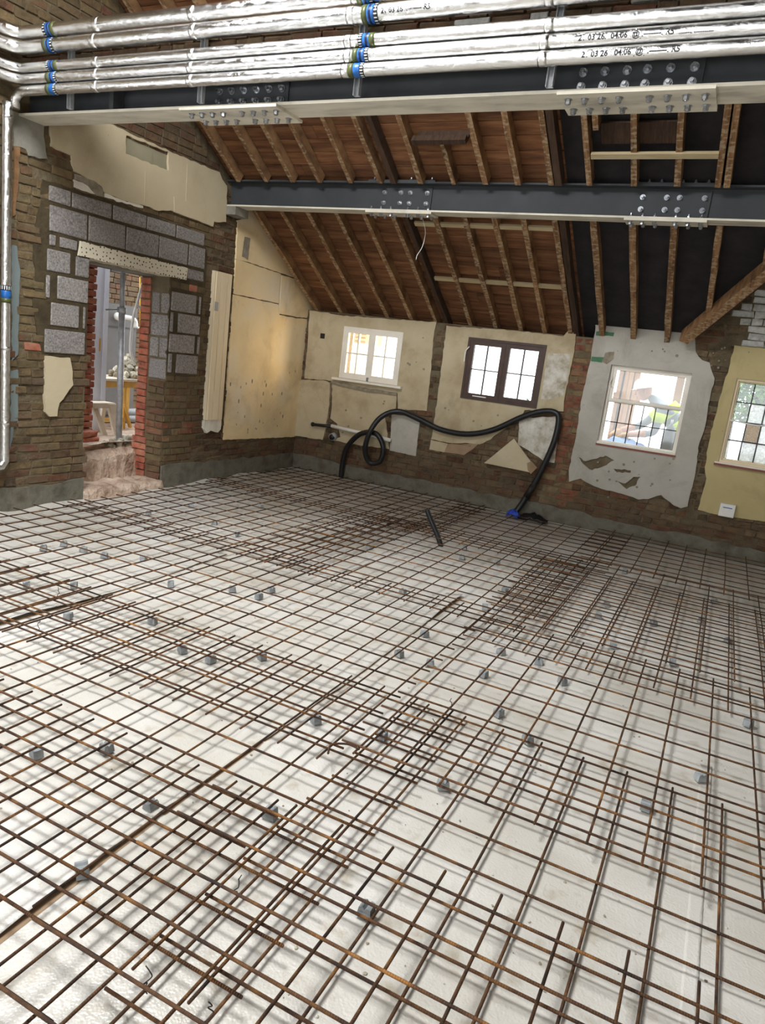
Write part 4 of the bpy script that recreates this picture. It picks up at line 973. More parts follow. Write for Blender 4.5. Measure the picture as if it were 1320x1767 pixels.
# printed codes
def wrap_text(parent, s, x, y, z, r, size, ang):
    cu = bpy.data.curves.new('code', 'FONT'); cu.body = s; cu.size = size; cu.resolution_u = 2; cu.offset = 0.0009
    o = bpy.data.objects.new('tmp', cu); COL.objects.link(o)
    dg = bpy.context.evaluated_depsgraph_get(); me = bpy.data.meshes.new_from_object(o.evaluated_get(dg)); bpy.data.objects.remove(o, do_unlink=True)
    for v in me.vertices:
        a = ang + v.co.y / r
        v.co = Vector((x + v.co.x, y - (r + 0.0012) * math.cos(a), z + (r + 0.0012) * math.sin(a)))
    me.materials.clear(); me.materials.append(M['ink_black'])
    t = bpy.data.objects.new('printed_code', me); COL.objects.link(t); t.parent = parent
wrap_text(pipes[4], '21 03 26   04:06 |@| .-------. R5', -1.06, PY, PZ[4], PR[4], 0.038, -0.5)
wrap_text(pipes[3], '21 03 26.  04:06 |@|.-------. R5  ......./...........', -1.09, PY, PZ[3], PR[3], 0.038, -0.5)
wrap_text(pipes[1], '21 03 26  . - ---- R5', -2.27, PY, PZ[1], PR[1], 0.04, -0.45)
wrap_text(pipes[0], '............ .... ...', -4.6, PY, PZ[0], PR[0], 0.03, -0.35)
# vertical drops beside the side wall
def drop(label, x, y, r, ztop, zbot):
    e = empty('foil_downpipe', (0, 0, 0), label, 'pipe', 'foil-wrapped pipes')
    foil_tube([(x, y, ztop), (x, y, zbot + 0.06), (x - 0.005, y - 0.03, zbot + 0.01), (x - 0.005, y - 0.5, zbot)], r, 18).build('foil_wrap', M['foil'], e, True)
    for z in (3.18, 1.42, 0.8):
        MB().tube([(x, y, z), (x, y, z + 0.015), (x, y, z + 0.03)], [r * 1.02, r * 1.08, r * 1.02], 16).build('joint_tape', M['foil'], e, True)
    t = MB().tube([(x, y, 1.80), (x, y, 1.93)], r * 1.05, 20).build('tape_band', M['blue_tape'], e, True)
    MB().tube([(x, y, 1.895), (x, y, 1.935)], r * 1.06, 20).build('dark_stripe', M['dark_tape'], t, True)
    MB().tube([(x, y, 1.798), (x, y, 1.835)], r * 1.06, 20).build('olive_stripe', M['olive_tape'], t, True)
    tm = MB()
    for k in range(14):
        a = 2 * math.pi * k / 14; rr = r * 1.068; q = 0.003
        tm.add([(x + rr * math.cos(a) - s_ * q * math.sin(a), y + rr * math.sin(a) + s_ * q * math.cos(a), zz_) for zz_ in (1.902, 1.93) for s_ in (-1, 1)], [(0, 1, 3, 2)])
    tm.build('tick_marks', M['ink_white'], t)
drop('foil-wrapped pipe running down the side wall at the picture edge', XL + 0.125, PY - 0.075, 0.036, 3.30, 0.43)
drop('second foil-wrapped downpipe, mostly cut off by the picture edge', XL + 0.045, PY - 0.15, 0.034, 3.35, 0.43)
# channel struts that carry the pipes
strut_lab = ['slotted steel channel under the pipes nearest the side wall', 'slotted steel channel beside the left splice of the near beam', 'slotted steel channel between the two splices of the near beam', 'slotted steel channel beside the right splice of the near beam']
for x, lb in zip((-4.95, -3.68, -2.45, -1.24), strut_lab):
    e = empty('channel_strut', (0, 0, 0), lb, 'channel', 'channels carrying the pipes')
    yb, yf = 4.198, 4.165
    MB().box(x - 0.02, x - 0.015, yf, yb, 3.29, 3.86).box(x + 0.015, x + 0.02, yf, yb, 3.29, 3.86).box(x - 0.015, x + 0.015, yb - 0.005, yb, 3.29, 3.86).build('channel', M['galvanised'], e)
    for z, r in zip(PZ, PR):
        MB().tube([(x, yf, z), (x, PY + r, z)], 0.006, 6).build('clip_rod', M['galvanised'], e)

# ================================================================== REINFORCING MESH
def bar_mesh(p0, p1, r, mt, wob):
    p0, p1 = Vector(p0), Vector(p1); n = max(2, int((p1 - p0).length / 0.9)); t = (p1 - p0).normalized(); s = t.cross(Vector((0, 0, 1)))
    pts = [p0 + (p1 - p0) * i / n + s * random.uniform(-wob, wob) + Vector((0, 0, random.uniform(-wob, wob))) for i in range(n + 1)]
    return MB().tube(pts, r, 6)
def sheet(label, x0, x1, y0, y1, px_, py_, z, sx=0.2, sy=0.2, r=0.0052, rot=0.0):
    c = ((x0 + x1) / 2, (y0 + y1) / 2)
    e = empty('mesh_sheet', (c[0], c[1], z), label, 'steel mesh', 'rusty reinforcing mesh sheets')
    e.rotation_euler.z = rot
    k0 = math.ceil((x0 - px_) / sx); x = px_ + k0 * sx
    while x < x1:
        o = bar_mesh((x - c[0], y0 - c[1], 0), (x - c[0], y1 - c[1], 0), r, 'rust_y', 0.003).build('bar', M['rust_y'], e, True); x += sx
    k0 = math.ceil((y0 - py_) / sy); y = py_ + k0 * sy
    while y < y1:
        o = bar_mesh((x0 - c[0], y - c[1], r * 1.9), (x1 - c[0], y - c[1], r * 1.9), r, 'rust_x', 0.003).build('bar', M['rust_x'], e, True); y += sy
    return e
sheet('mesh sheet on the left of the foreground, ending left of the long floor seam lap', -5.42, -1.17, -0.3, 2.06, -1.23, 1.195, 0.060, 0.1945, 0.193)
sheet('mesh sheet lapped under the others across the long floor seam, left of centre', -5.40, -0.84, 1.24, 3.22, -0.95, 1.32, 0.040, 0.197, 0.1965)
sheet('mesh sheet in the left middle of the floor, level with the doorway', -5.42, -1.20, 2.39, 4.80, -1.46, 2.51, 0.058, 0.199, 0.198)
sheet('mesh sheet nearest the camera in the lower right corner', -1.46, 3.2, -0.35, 2.05, -0.745, 1.18, 0.080, 0.2, 0.193)
sheet('lower right mesh sheet lapped beneath its neighbours, with blank floor squares around it', -1.17, 3.4, 0.85, 3.23, 0.115, 2.17, 0.018, 0.2, 0.2)
sheet('mesh sheet right of the long floor seam in the middle distance', -1.24, 3.4, 2.52, 4.64, 0.045, 2.77, 0.060, 0.2, 0.198)
sheet('mesh sheet on the right below the third window, under a second sheet', -1.30, 3.4, 4.27, 6.62, 0.13, 4.36, 0.036, 0.2, 0.2)
sheet('mesh sheet on the right below the third window, lying on top', -1.02, 3.4, 4.68, 7.05, 0.16, 4.79, 0.062, 0.2, 0.2)
sheet('mesh sheet beside the side wall just past the doorway', -5.42, -2.62, 4.55, 6.92, -2.75, 4.66, 0.036, 0.2, 0.2)
sheet('mesh sheet in the far corner of the room', -5.42, -2.42, 6.55, 8.62, -2.55, 6.66, 0.060, 0.2, 0.2)
sheet('mesh sheet in the centre of the floor around the upright black conduit', -3.10, -0.95, 4.42, 6.82, -2.98, 4.53, 0.082, 0.2, 0.2)
sheet('mesh sheet below the brown window along the back wall', -2.85, -0.72, 6.50, 8.62, -2.72, 6.62, 0.038, 0.2, 0.2)
sheet('mesh sheet along the back wall at the right picture edge', -1.10, 3.4, 6.72, 8.62, 0.08, 6.84, 0.085, 0.2, 0.2)
sheet('narrow offcut of mesh lying in the dense patch right of centre', -1.32, -0.86, 4.72, 6.55, -1.25, 4.80, 0.102, 0.15, 0.16, 0.005, 0.03)
sheet('narrow offcut of mesh lying left of centre below the white window', -3.35, -2.75, 4.60, 7.3, -3.28, 4.68, 0.102, 0.14, 0.2, 0.005, -0.02)
# loose lengths of bar
def loose(label, pts, z=0.075, r=0.005):
    tag(MB().tube(spline([onz(x, y, z) for x, y in pts], 4), r, 6).build('loose_bar', M['rust_x'], None, True), label, 'steel bar', 'loose reinforcing bars')
loose('bent offcut of rusty bar at the lap in the middle foreground', [(566, 1300), (572, 1285), (600, 1284), (620, 1293)])

# spacers under the mesh
SPX = [(75, 945), (110, 938), (144, 948), (180, 958), (248, 963), (46, 1008), (128, 1009), (295, 1007), (401, 1016), (468, 1017), (447, 1028), (263, 1071), (315, 1120), (364, 1137), (452, 1131), (161, 878), (256, 885), (330, 873), (370, 902), (410, 921), (450, 873), (637, 944), (118, 1062),
       (733, 1093), (689, 1127), (742, 1144), (865, 1124), (930, 1141), (835, 1162), (971, 1175), (1047, 1042), (1033, 1062), (1128, 1074), (1079, 985), (1233, 1037), (1210, 1070), (1257, 1105), (1059, 1113), (1161, 1142), (872, 1017), (801, 945), (797, 961), (858, 970), (695, 1020), (837, 1047),
       (63, 1298), (184, 1290), (261, 1389), (466, 1402), (545, 1240), (660, 1268), (861, 1229), (765, 1353), (911, 1275), (1292, 1247), (1210, 1340), (1115, 1389), (142, 1500), (632, 1570)]
m = MB()
m.prism([[(-.026, -.02, 0), (.026, -.02, 0), (.02, -.018, .035), (.008, -.018, .038), (0, -.018, .03), (-.008, -.018, .038), (-.02, -.018, .035)]], (0, .04, 0))
SPM = m.mesh('spacer_block', M['spacer'])
ORD = ['first', 'second', 'third', 'fourth', 'fifth', 'sixth', 'seventh', 'eighth', 'ninth', 'tenth', 'eleventh', 'twelfth', 'thirteenth', 'fourteenth', 'fifteenth']
cells = {}
for (x, y) in SPX:
    dep = 'far' if y < 1000 else ('middle' if y < 1150 else 'near'); side = 'left third' if x < 440 else ('centre third' if x < 880 else 'right third')
    cells.setdefault((dep, side), []).append((x, y))
for (dep, side), lst in cells.items():
    for k, (x, y) in enumerate(sorted(lst)):
        o = bpy.data.objects.new('spacer_block', SPM); COL.objects.link(o); p = onz(x, y, 0.018); o.location = (p.x, p.y, 0.0); o.rotation_euler.z = random.uniform(0, 3.1)
        tag(o, f'grey concrete spacer under the mesh, {ORD[k]} from left on the {dep} floor, {side}', 'spacer', 'concrete spacers under the mesh')
# twisted tie wires
for k, (x, y, lb) in enumerate(((413, 1535, 'twisted black tie wire on the bar at lower left of centre'), (250, 1705, 'upright curl of tie wire near the bottom left'), (358, 1755, 'coil of tie wire at the bottom picture edge'), (778, 1222, 'tie wire standing up right of the lap in the middle foreground'), (748, 1257, 'knotted tie wire just left of the standing one'), (102, 1028, 'tie wire tangle at the left edge of the floor'), (66, 1085, 'small tie wire loop near the left picture edge'))):
    p = onz(x, y, 0.07); pts = [p + Vector((random.uniform(-.012, .012), random.uniform(-.012, .012), -0.012 + 0.011 * q)) for q in range(7)]
    tag(MB().tube(spline(pts, 4), 0.0018, 5).build('tie_wire', M['wire'], None, True), lb, 'wire', 'tie wires on the mesh')

m = MB()
for k in range(130):
    p = onz(random.uniform(0, 1320), random.uniform(900, 1760) , 0.0)
    if p.x < XL + .1 or p.y > YB - .2: continue
    m.blob((p.x, p.y, floor_z(p.x, p.y) + .002), random.uniform(.002, .007), 5, 3, .4, (1, 1, .5))
tag(m.build('debris_crumbs', M['rubble']), 'scattered pale crumbs of mortar lying on the membrane', 'debris', kind='stuff')

# ================================================================== HOSES, PIPES, BOXES
def bk(x, y, off): return ony(x, y, YB - off)
hose = spline([Vector((ony(590, 806, YB - 0.10).x, YB - 0.10, 0.03))] + [bk(*p) for p in ((592, 795, .11), (600, 770, .13), (622, 749, .18), (648, 748, .19), (661, 770, .19), (656, 795, .19), (638, 798, .21), (630, 775, .27), (640, 742, .28), (660, 718, .2), (688, 710, .10), (720, 722, .08), (760, 741, .07), (805, 749, .07), (850, 742, .07), (900, 720, .07), (935, 710, .07), (958, 712, .08), (964, 725, .09), (955, 765, .10), (930, 820, .10), (905, 862, .11))] + [Vector((ony(888, 884, YB - 0.13).x, YB - 0.16, 0.02))], 8)
e = empty('black_hose', (0, 0, 0), 'long black flexible conduit looped along the back wall', 'hose')
MB().tube(hose, 0.036, 12).build('hose_body', M['black_plastic'], e, True)
MB().tube([hose[-14], hose[-10]], 0.039, 12).build('hose_sleeve', M['wire'], e, True)
up = spline([onz(762, 942, 0.0)] + [onz(762, 942, 0.0) + Vector(v) for v in ((-0.012, .03, .09), (-0.05, .06, .18), (-0.09, .10, .27), (-.12, .13, .33))], 6)
pc = onz(758, 940, 0.0); dpt = pc.y
up = spline([Vector((ony(x, y, dpt).x, dpt, ony(x, y, dpt).z)) for x, y in ((761, 944), (757, 930), (749, 910), (742, 894), (737, 880))], 6)
e = empty('floor_conduit', tuple(up[0]), 'black conduit stub rising out of the floor among the mesh', 'conduit')
put(MB().tube(up, 0.026, 14, caps=False).build('conduit_body', M['black_plastic'], None, True), e)
put(MB().tube([up[-1] - (up[-1] - up[-3]) * 0.1, up[-1] + Vector((0, 0, 0.002))], 0.022, 14).build('conduit_bore', M['wire'], None, True), e)
e = empty('waste_pipe', (0, 0, 0), 'white plastic waste pipe with black end fixed low on the back wall', 'pipe')
MB().tube([bk(572, 735, .10), bk(640, 751, .10), bk(674, 760, .08)], 0.026, 12).build('pipe_body', M['white_plastic'], e, True)
MB().tube([bk(538, 732, .09), bk(555, 734, .10), bk(574, 736, .10)], 0.022, 12).build('pipe_end', M['black_plastic'], e, True)
MB().tube([bk(538, 732, .085), bk(541, 732.3, .085)], 0.03, 12).build('pipe_cap', M['black_plastic'], e, True)
e = empty('pipe_socket', (0, 0, 0), 'grey pipe socket sticking out of the plaster by the white pipe', 'pipe')
c = ony(577, 752, YB); 
MB().tube([c + Vector((0, .02, 0)), c + Vector((.02, -.10, -.01))], 0.052, 16).build('socket_body', M['grey_plastic'], e, True)
MB().tube([c + Vector((.019, -.095, -.01)), c + Vector((.021, -.103, -.01))], 0.042, 16).build('socket_bore', M['black_plastic'], e, True)
# stump sockets in the plaster by the white board
for (x, y, lb) in ((676, 717, 'upper dark square hole beside the lower white panel'), (673, 741, 'lower dark square hole beside the lower white panel')):
    c = ony(x, y, YB); MB().box(c.x - .03, c.x + .03, YB - .024, YB, c.z - .03, c.z + .03).build('wall_pocket', M['rafter_dark'], wall_back)
# triangular board fragment
tri = [(ony(x, y, YB - 0.05)) for x, y in e7([(500, 985), (685, 832), (800, 985), (792, 1045)])]
frag = MB().prism([[(p.x, YB - 0.03 - 0.05 * (1.2 - p.z), p.z) for p in tri]], (0, -0.014, 0)).build('board_fragment', M['plaster_cream'])
tag(frag, 'broken triangular piece of plasterboard leaning on the back wall', 'plasterboard')
ct = [(ony(x, y, YB - 0.05)) for x, y in e7([(770, 985), (800, 975), (835, 1015), (795, 1055), (775, 1030)])]
MB().prism([[(p.x, YB - 0.03 - 0.05 * (1.2 - p.z) - 0.002, p.z) for p in ct]], (0, -0.014, 0)).build('torn_paper', M['board_and_shade_brown'], frag)
# meter box
c0, c1 = ony(1244, 866, YB), ony(1265, 892, YB)
e = empty('junction_box', (c0.x, YB, c1.z), 'small pale plastic junction box on the yellow wall', 'electrical box')
put(MB().box(c0.x, c1.x, YB - 0.10, YB - 0.02, c1.z, c0.z).build('box_body', M['white_plastic']), e)
put(MB().box(c0.x + .006, c1.x - .006, YB - 0.108, YB - 0.10, c1.z + .006, c0.z - .006).build('lid', M['white_plastic']), e)
put(MB().box(c0.x + .03, c1.x - .03, YB - 0.1095, YB - 0.108, c0.z - .045, c0.z - .035).build('label_strip', M['blue_tape']), e)
# rag and blue tie by the hose end
def cloth(name, mt, c, s, label, n=10):
    m = MB(); vs = []; fs = []
    for i in range(n + 1):
        for j in range(n + 1):
            u, v = i / n - .5, j / n - .5; rr = max(0, 1 - 2.6 * (u * u + v * v))
            vs.append((c[0] + u * s[0] + random.uniform(-.008, .008), c[1] + v * s[1] + random.uniform(-.008, .008), c[2] + s[2] * rr * random.uniform(0.4, 1.0)))
    fs = [(i * (n + 1) + j, (i + 1) * (n + 1) + j, (i + 1) * (n + 1) + j + 1, i * (n + 1) + j + 1) for i in range(n) for j in range(n)]
    o = m.add(vs, fs).build(name, M[mt], None, True); md = o.modifiers.new('t', 'SOLIDIFY'); md.thickness = 0.006
    return tag(o, label, 'cloth')
p = onz(925, 893, 0.02); cloth('black_rag', 'black_plastic', (p.x, YB - 0.16, 0.01), (0.34, 0.18, 0.10), 'crumpled black rag at the foot of the brick pier')
p = onz(888, 886, 0.04); cloth('blue_rag', 'blue_cloth', (p.x, YB - 0.22, 0.015), (0.16, 0.14, 0.10), 'scrap of blue plastic beside the end of the black hose')
# hanging wire on the rafters
tag(MB().tube(spline([ony(x, y, 7.2) for x, y in ((729, 376), (734, 400), (729, 425), (720, 440), (718, 448))], 5), 0.004, 5).build('hanging_cable', M['white_plastic'], None, True), 'thin pale cable hanging below the far beam', 'cable')

# ================================================================== OUTSIDE THE DOORWAY
GZ = 0.42
gy_ = MB(); n = 24; vs = []; fs = []
for i in range(n + 1):
    for j in range(n + 1):
        x = XL - WT - 0.02 - 6.5 * (i / n); y = 1.5 + 11 * j / n
        hgt = GZ + 0.05 * math.exp(-(XL - WT - x) / 0.5) * (0.4 + 0.6 * math.exp(-((y - 5.8) / 0.5) ** 2)) + random.uniform(-.012, .012)
        vs.append((x, y, hgt))
fs = [(i * (n + 1) + j, i * (n + 1) + j + 1, (i + 1) * (n + 1) + j + 1, (i + 1) * (n + 1) + j) for i in range(n) for j in range(n)]
gr = gy_.add(vs, fs).build('ground_yard', M['dirt'], None, True); tag(gr, 'sandy rubble ground of the yard outside the doorway', 'ground', kind='structure')
ox = lambda px, py, X: onx(px, py, X)
# brick pier outside on the left
wo = tag(MB().box(-6.75, -6.42, 4.4, ox(160, 600, -6.42).y - 0.012, GZ - .1, 3.2).build('wall_yard', M['mortar']), 'red brick pier just outside the doorway', 'wall', kind='structure')
pcs = []; z = GZ; pe = ox(160, 600, -6.42).y
while z < 2.9:
    u = pe - (0.0 if int(z / .075) % 2 else 0.0)
    pcs.append((Vector((-6.41, u - 0.1075 + random.uniform(-.01, .008), z + .033)), .215, .065, 'y', 'brick_red', 0.005))
    pcs.append((Vector((-6.41, u - 0.3325, z + .033)), .215, .065, 'y', 'brick_red', 0.005)); z += .075
lay(wo, pcs)
pa, pb = ox(158, 560, -6.85), ox(186, 560, -6.85)
e = empty('door_post', (-6.85, pa.y, GZ), 'tall pale lilac-white post outside the doorway', 'post')
put(MB().box(-6.95, -6.85, pa.y, pb.y, GZ - 0.02, 3.4).build('post_body', M['post_white']), e)
put(MB().box(-6.852, -6.835, pa.y + (pb.y - pa.y) * .70, pb.y - .01, GZ - 0.02, 3.4).build('stop_bead', M['post_white']), e)
put(MB().box(-6.853, -6.846, pa.y + (pb.y - pa.y) * .50, pa.y + (pb.y - pa.y) * .58, 1.40, 1.55).build('lock_keep', M['yellow_wood']), e)
# far yard wall and grey cabinet
yw = MB().box(-8.75, -8.5, 5.0, 11.0, 0.2, 4.0).build('wall_far_yard', M['mortar']); tag(yw, 'dark old brick wall on the far side of the yard', 'wall', kind='structure')
pcs = course_bricks(6.6, 9.2, 0.6, 3.4, lambda u, z: True, lambda a, b, z: (Vector((-8.49, (a + b) / 2, z)), b - a, .065, 'y', 'brick_brown', 0.004)); lay(yw, pcs, 150)
ca, cb = ox(186, 600, -8.0), ox(234, 600, -8.0); ct_, cm_, cl_ = ox(205, 525, -8.0).z, ox(205, 565, -8.0).z, ox(205, 705, -8.0).z
e = empty('grey_cabinet', (-8.0, ca.y, GZ), 'dark grey boiler cabinet standing in the yard', 'cabinet')
put(MB().box(-8.45, -8.0, ca.y - .15, cb.y, GZ, ct_).build('cabinet_body', M['cabinet_grey']), e)
put(MB().box(-8.0, -7.985, ca.y - .14, cb.y - .01, cm_ + .01, ct_ - .02).build('upper_door', M['cabinet_grey']), e)
put(MB().box(-8.0, -7.985, ca.y - .14, cb.y - .08, GZ + .06, cm_ - .02).build('lower_door', M['cabinet_grey']), e)
f0 = ox(202, 546, -7.98)
e = empty('boiler_flue', (-7.98, f0.y, f0.z), 'white boiler flue elbow on the grey cabinet', 'flue')
put(MB().tube([f0 - Vector((.03, 0, 0)), f0 + Vector((.10, 0, 0))], 0.055, 14).build('flue_collar', M['white_plastic'], None, True), e)
put(MB().tube(spline([f0 + Vector((.1, 0, 0)), f0 + Vector((.18, .06, 0)), f0 + Vector((.18, .16, -.03)), f0 + Vector((.18, .18, -.12))], 5), 0.032, 12).build('flue_elbow', M['white_plastic'], None, True), e)
# acrow prop
px_ = -6.12; b0 = Vector((px_, ox(205, 757, px_).y, ox(205, 757, px_).z - 0.02)); t0 = Vector((px_, ox(212, 470, px_).y, ox(212, 470, px_).z)); tc_ = b0.lerp(t0, 0.79)
e = empty('steel_prop', tuple(b0), 'adjustable steel prop standing in the doorway', 'prop')
put(MB().tube([b0, tc_], 0.034, 14).build('outer_tube', M['galvanised'], None, True), e)
put(MB().tube([tc_, t0], 0.026, 14).build('inner_tube', M['galvanised'], None, True), e)
put(MB().box(t0.x - .075, t0.x + .075, t0.y - .09, t0.y + .06, t0.z - .006, t0.z + .012).build('head_plate', M['galvanised']), e)
put(MB().box(b0.x - .075, b0.x + .075, b0.y - .075, b0.y + .075, b0.z - .006, b0.z + .008).build('base_plate', M['galvanised']), e)
put(MB().tube([tc_ - Vector((0, 0, .04)), tc_ + Vector((0, 0, .02))], 0.048, 12).build('collar_nut', M['galvanised'], None, True), e)
put(MB().tube([tc_ + Vector((0, -.02, 0)), tc_ + Vector((0, -.22, -.03))], 0.009, 8).build('collar_handle', M['galvanised'], None, True), e)
# beam the prop holds up outside
tag(MB().box(px_ - 0.12, px_ + 0.06, 4.6, 6.6, t0.z + 0.013, t0.z + 0.16).build('timber_bearer', M['rafter_dark']), 'timber bearer held up by the steel prop outside', 'timber')
# white hose
hz = [ox(x, y, -6.2) for x, y in ((250, 474), (243, 500), (237, 522), (230, 548), (226, 580), (225, 605), (229, 622), (232, 630))]
e = empty('white_hose', tuple(hz[-1]), 'white hose hanging down outside the doorway', 'hose')
put(MB().tube(spline(hz, 6), 0.016, 10).build('hose_body', M['white_plastic'], None, True), e)
put(MB().tube([hz[2] + Vector((0, 0, -.03)), hz[2] + Vector((0, .06, -.06)), hz[2] + Vector((0, .12, -.07))], 0.018, 10).build('branch', M['white_plastic'], None, True), e)
gp = [ox(241, y, -8.42) for y in (478, 520, 566)]
e = empty('gas_pipe', tuple(gp[-1]), 'thin yellow gas pipe on the far yard wall', 'pipe')
put(MB().tube(gp, 0.008, 8).build('pipe_body', M['yellow_paint'], None, True), e)
put(MB().tube([gp[-1] + Vector((0, -.08, 0)), gp[-1] + Vector((0, .08, 0))], 0.02, 8).build('valve', M['galvanised'], None, True), e)
# trestle table with rubble
TX = -7.0; ta = ox(170, 655, TX); tb = ox(258, 660, TX); tz = ox(210, 654, TX).z
e = empty('trestle_table', (TX, ta.y, GZ), 'yellow wooden trestle table carrying rubble in the yard', 'table')
put(MB().box(TX - .55, TX + .03, ta.y - .25, tb.y + .25, tz - .025, tz).build('table_top', M['pale_wood']), e)
for yy_ in (ox(180, 700, TX).y, ox(216, 700, TX).y, tb.y + .12):
    for x in (TX - .5, TX - .02): put(MB().bar((x, yy_, GZ), (x, yy_, tz - .025), .035, .035, (1, 0, 0)).build('leg', M['yellow_wood']), e)
put(MB().box(TX - .03, TX + .0, ta.y - .02, tb.y + .2, tz - .11, tz - .04).build('rail', M['yellow_wood']), e)
put(MB().box(TX - .03, TX + .0, ox(181, 700, TX).y, ox(214, 700, TX).y, GZ + .10, GZ + .15).build('rail', M['yellow_wood']), e)
put(MB().bar((TX, ox(214, 700, TX).y, GZ + .33), (TX, ox(226, 700, TX).y, GZ + .02), .03, .04, (1, 0, 0)).build('brace', M['yellow_wood']), e)
hc = ox(226, 648, TX - .2); m = MB()
for k in range(70):
    a = random.uniform(0, 6.28); q = random.random() ** .7
    hh = 0.26 * (1 - q) 
    m.blob((TX - .24 + .2 * q * math.cos(a), hc.y + .3 * q * math.sin(a), tz + 0.01 + hh * random.random() + .02), random.uniform(.03, .06), 6, 4, .3)
tag(m.build('rubble_heap', M['rubble']), 'heap of pale broken rubble on the trestle table', 'rubble', kind='stuff')
m = MB()
for k in range(60):
    q = ox(random.uniform(185, 236), random.uniform(765, 786), XL - .52)
    m.blob((q.x + random.uniform(-.1, .06), q.y, 0.38 + random.uniform(0, .09)), random.uniform(.015, .045), 6, 4, .3)
tag(m.build('rubble_heap', M['rubble']), 'low spill of rubble on the doorway threshold', 'rubble', kind='stuff')
# saw horse
SX = -6.65; sa, sb = ox(148, 699, SX), ox(193, 700, SX)
e = empty('saw_horse', (SX, sa.y, GZ), 'whitish wooden saw horse beside the trestle table', 'saw horse')
put(MB().box(SX - .12, SX + .06, sa.y - .2, sb.y, sa.z - .03, sa.z + .03).build('top_plank', M['pale_wood']), e)
for (y0, y1) in ((ox(163, 710, SX).y, ox(176, 752, SX).y), (sb.y - .03, sb.y + .03), (sa.y - .1, sa.y - .15)):
    for s_ in (0, 1): put(MB().bar((SX - .10 * s_, y0, sa.z - .03), (SX + .05 - .26 * s_, y1, GZ), .06, .03, (1, 0, 0)).build('leg', M['pale_wood']), e)
put(MB().prism([[(SX + .062, sb.y - .12, sa.z + .02), (SX + .062, sb.y + .0, sa.z + .02), (SX + .062, sb.y + .06, sa.z - .15), (SX + .062, sb.y + .02, sa.z - .33), (SX + .062, sb.y - .05, sa.z - .2)]], (.02, 0, 0)).build('end_board', M['pale_wood']), e)
# bricks lying and grey ducts
for k, (yy_, zq_, lb) in enumerate(((ox(150, 750, -6.3).y, GZ + .035, 'red brick lying lowest in the pile by the doorway'), (ox(149, 738, -6.3).y, GZ + .102, 'red brick lying on top of the pile by the doorway'))):
    o = inst('loose_brick', unit_brick('brick_red', 0.005), None, Matrix.Translation((-6.28, yy_, zq_)) @ Matrix.Rotation(1.45 + .3 * k, 4, 'Z') @ Matrix.Diagonal((1, 2, 1, 1))); tag(o, lb, 'brick', 'loose bricks outside')
for k, lb in enumerate(('upper grey duct lying on the yard ground', 'lower grey duct lying on the yard ground')):
    p0, p1 = Vector((-7.55 - .0 * k, ox(190, 742, -7.5).y - .3, GZ + .05 + .09 * (1 - k))), Vector((-7.5 + .12 * k, ox(262, 742, -7.5).y, GZ + .05 + .09 * (1 - k)))
    tag(MB().tube([p0, p1], .05, 12).build('ground_duct', M['grey_plastic'], None, True), lb, 'duct', 'grey ducts in the yard')

# ================================================================== OUTSIDE THE BACK WINDOWS
gb = MB().box(XL - 1, BX1 + 2, YB + .27, 16, 0.2, 0.45).build('ground_garden', M['dirt']); tag(gb, 'pale ground outside the back windows', 'ground', kind='structure')
bY = 10.0
# timber fence
e = empty('timber_fence', (ony(1076, 690, 11.5).x, 11.5, .45), 'upright brown timber boards standing behind the worker', 'fence')
for x, wd in ((1071, .0), (1078, .0), (1088, .0), (1097, .0)):
    a = ony(x, 660, 11.5); put(MB().box(a.x - .04, a.x + .05, 11.48, 11.52, .45, 2.35).build('board', M['fence_wood']), e)
put(MB().box(ony(1062, 660, 11.5).x, ony(1110, 660, 11.5).x, 11.52, 11.56, 1.55, 1.65).build('rail', M['fence_wood']), e)
a = ony(1174, 660, 10.8); tag(MB().box(a.x - .05, a.x + .05, 10.75, 10.85, .45, 2.6).box(a.x - .08, a.x + .08, 10.72, 10.88, .45, .5).build('timber_post', M['fence_wood']), 'single timber post outside at the right of the leaded window', 'post')
e = empty('gas_bottle', (ony(1152, 765, 9.6).x, 9.6, .45), 'black cylinder standing outside below the worker', 'cylinder')
c = ony(1152, 765, 9.6); put(MB().tube([(c.x, 9.6, .45), (c.x, 9.6, 1.24), (c.x, 9.6, 1.31), (c.x, 9.6, 1.35)], [.075, .075, .05, .03], 14).build('bottle_body', M['black_plastic'], None, True), e)
put(MB().tube([(c.x, 9.6, 1.35), (c.x, 9.6, 1.42)], .015, 8).build('valve', M['galvanised'], None, True), e)
c = ony(1072, 768, 9.7); o = cloth('blue_sheet', 'blue_cloth', (c.x, 9.75, 0.98), (0.6, 0.4, 0.14), 'pale blue plastic sheet heaped over a bench outside'); 
o.data.materials.clear(); mat('pale_blue', [rgb(150, 176, 226), rgb(176, 198, 238)], 6, .5, bump=.2); o.data.materials.append(M['pale_blue'])
e = empty('work_bench', (c.x, 9.75, .45), 'low bench under the blue sheet outside', 'bench')
put(MB().box(c.x - .45, c.x + .45, 9.5, 10.0, .93, .97).build('bench_top', M['pale_wood']), e)
for sx_ in (-.4, .4):
    for sy_ in (9.55, 9.95): put(MB().box(c.x + sx_ - .025, c.x + sx_ + .025, sy_ - .025, sy_ + .025, .45, .93).build('leg', M['pale_wood']), e)
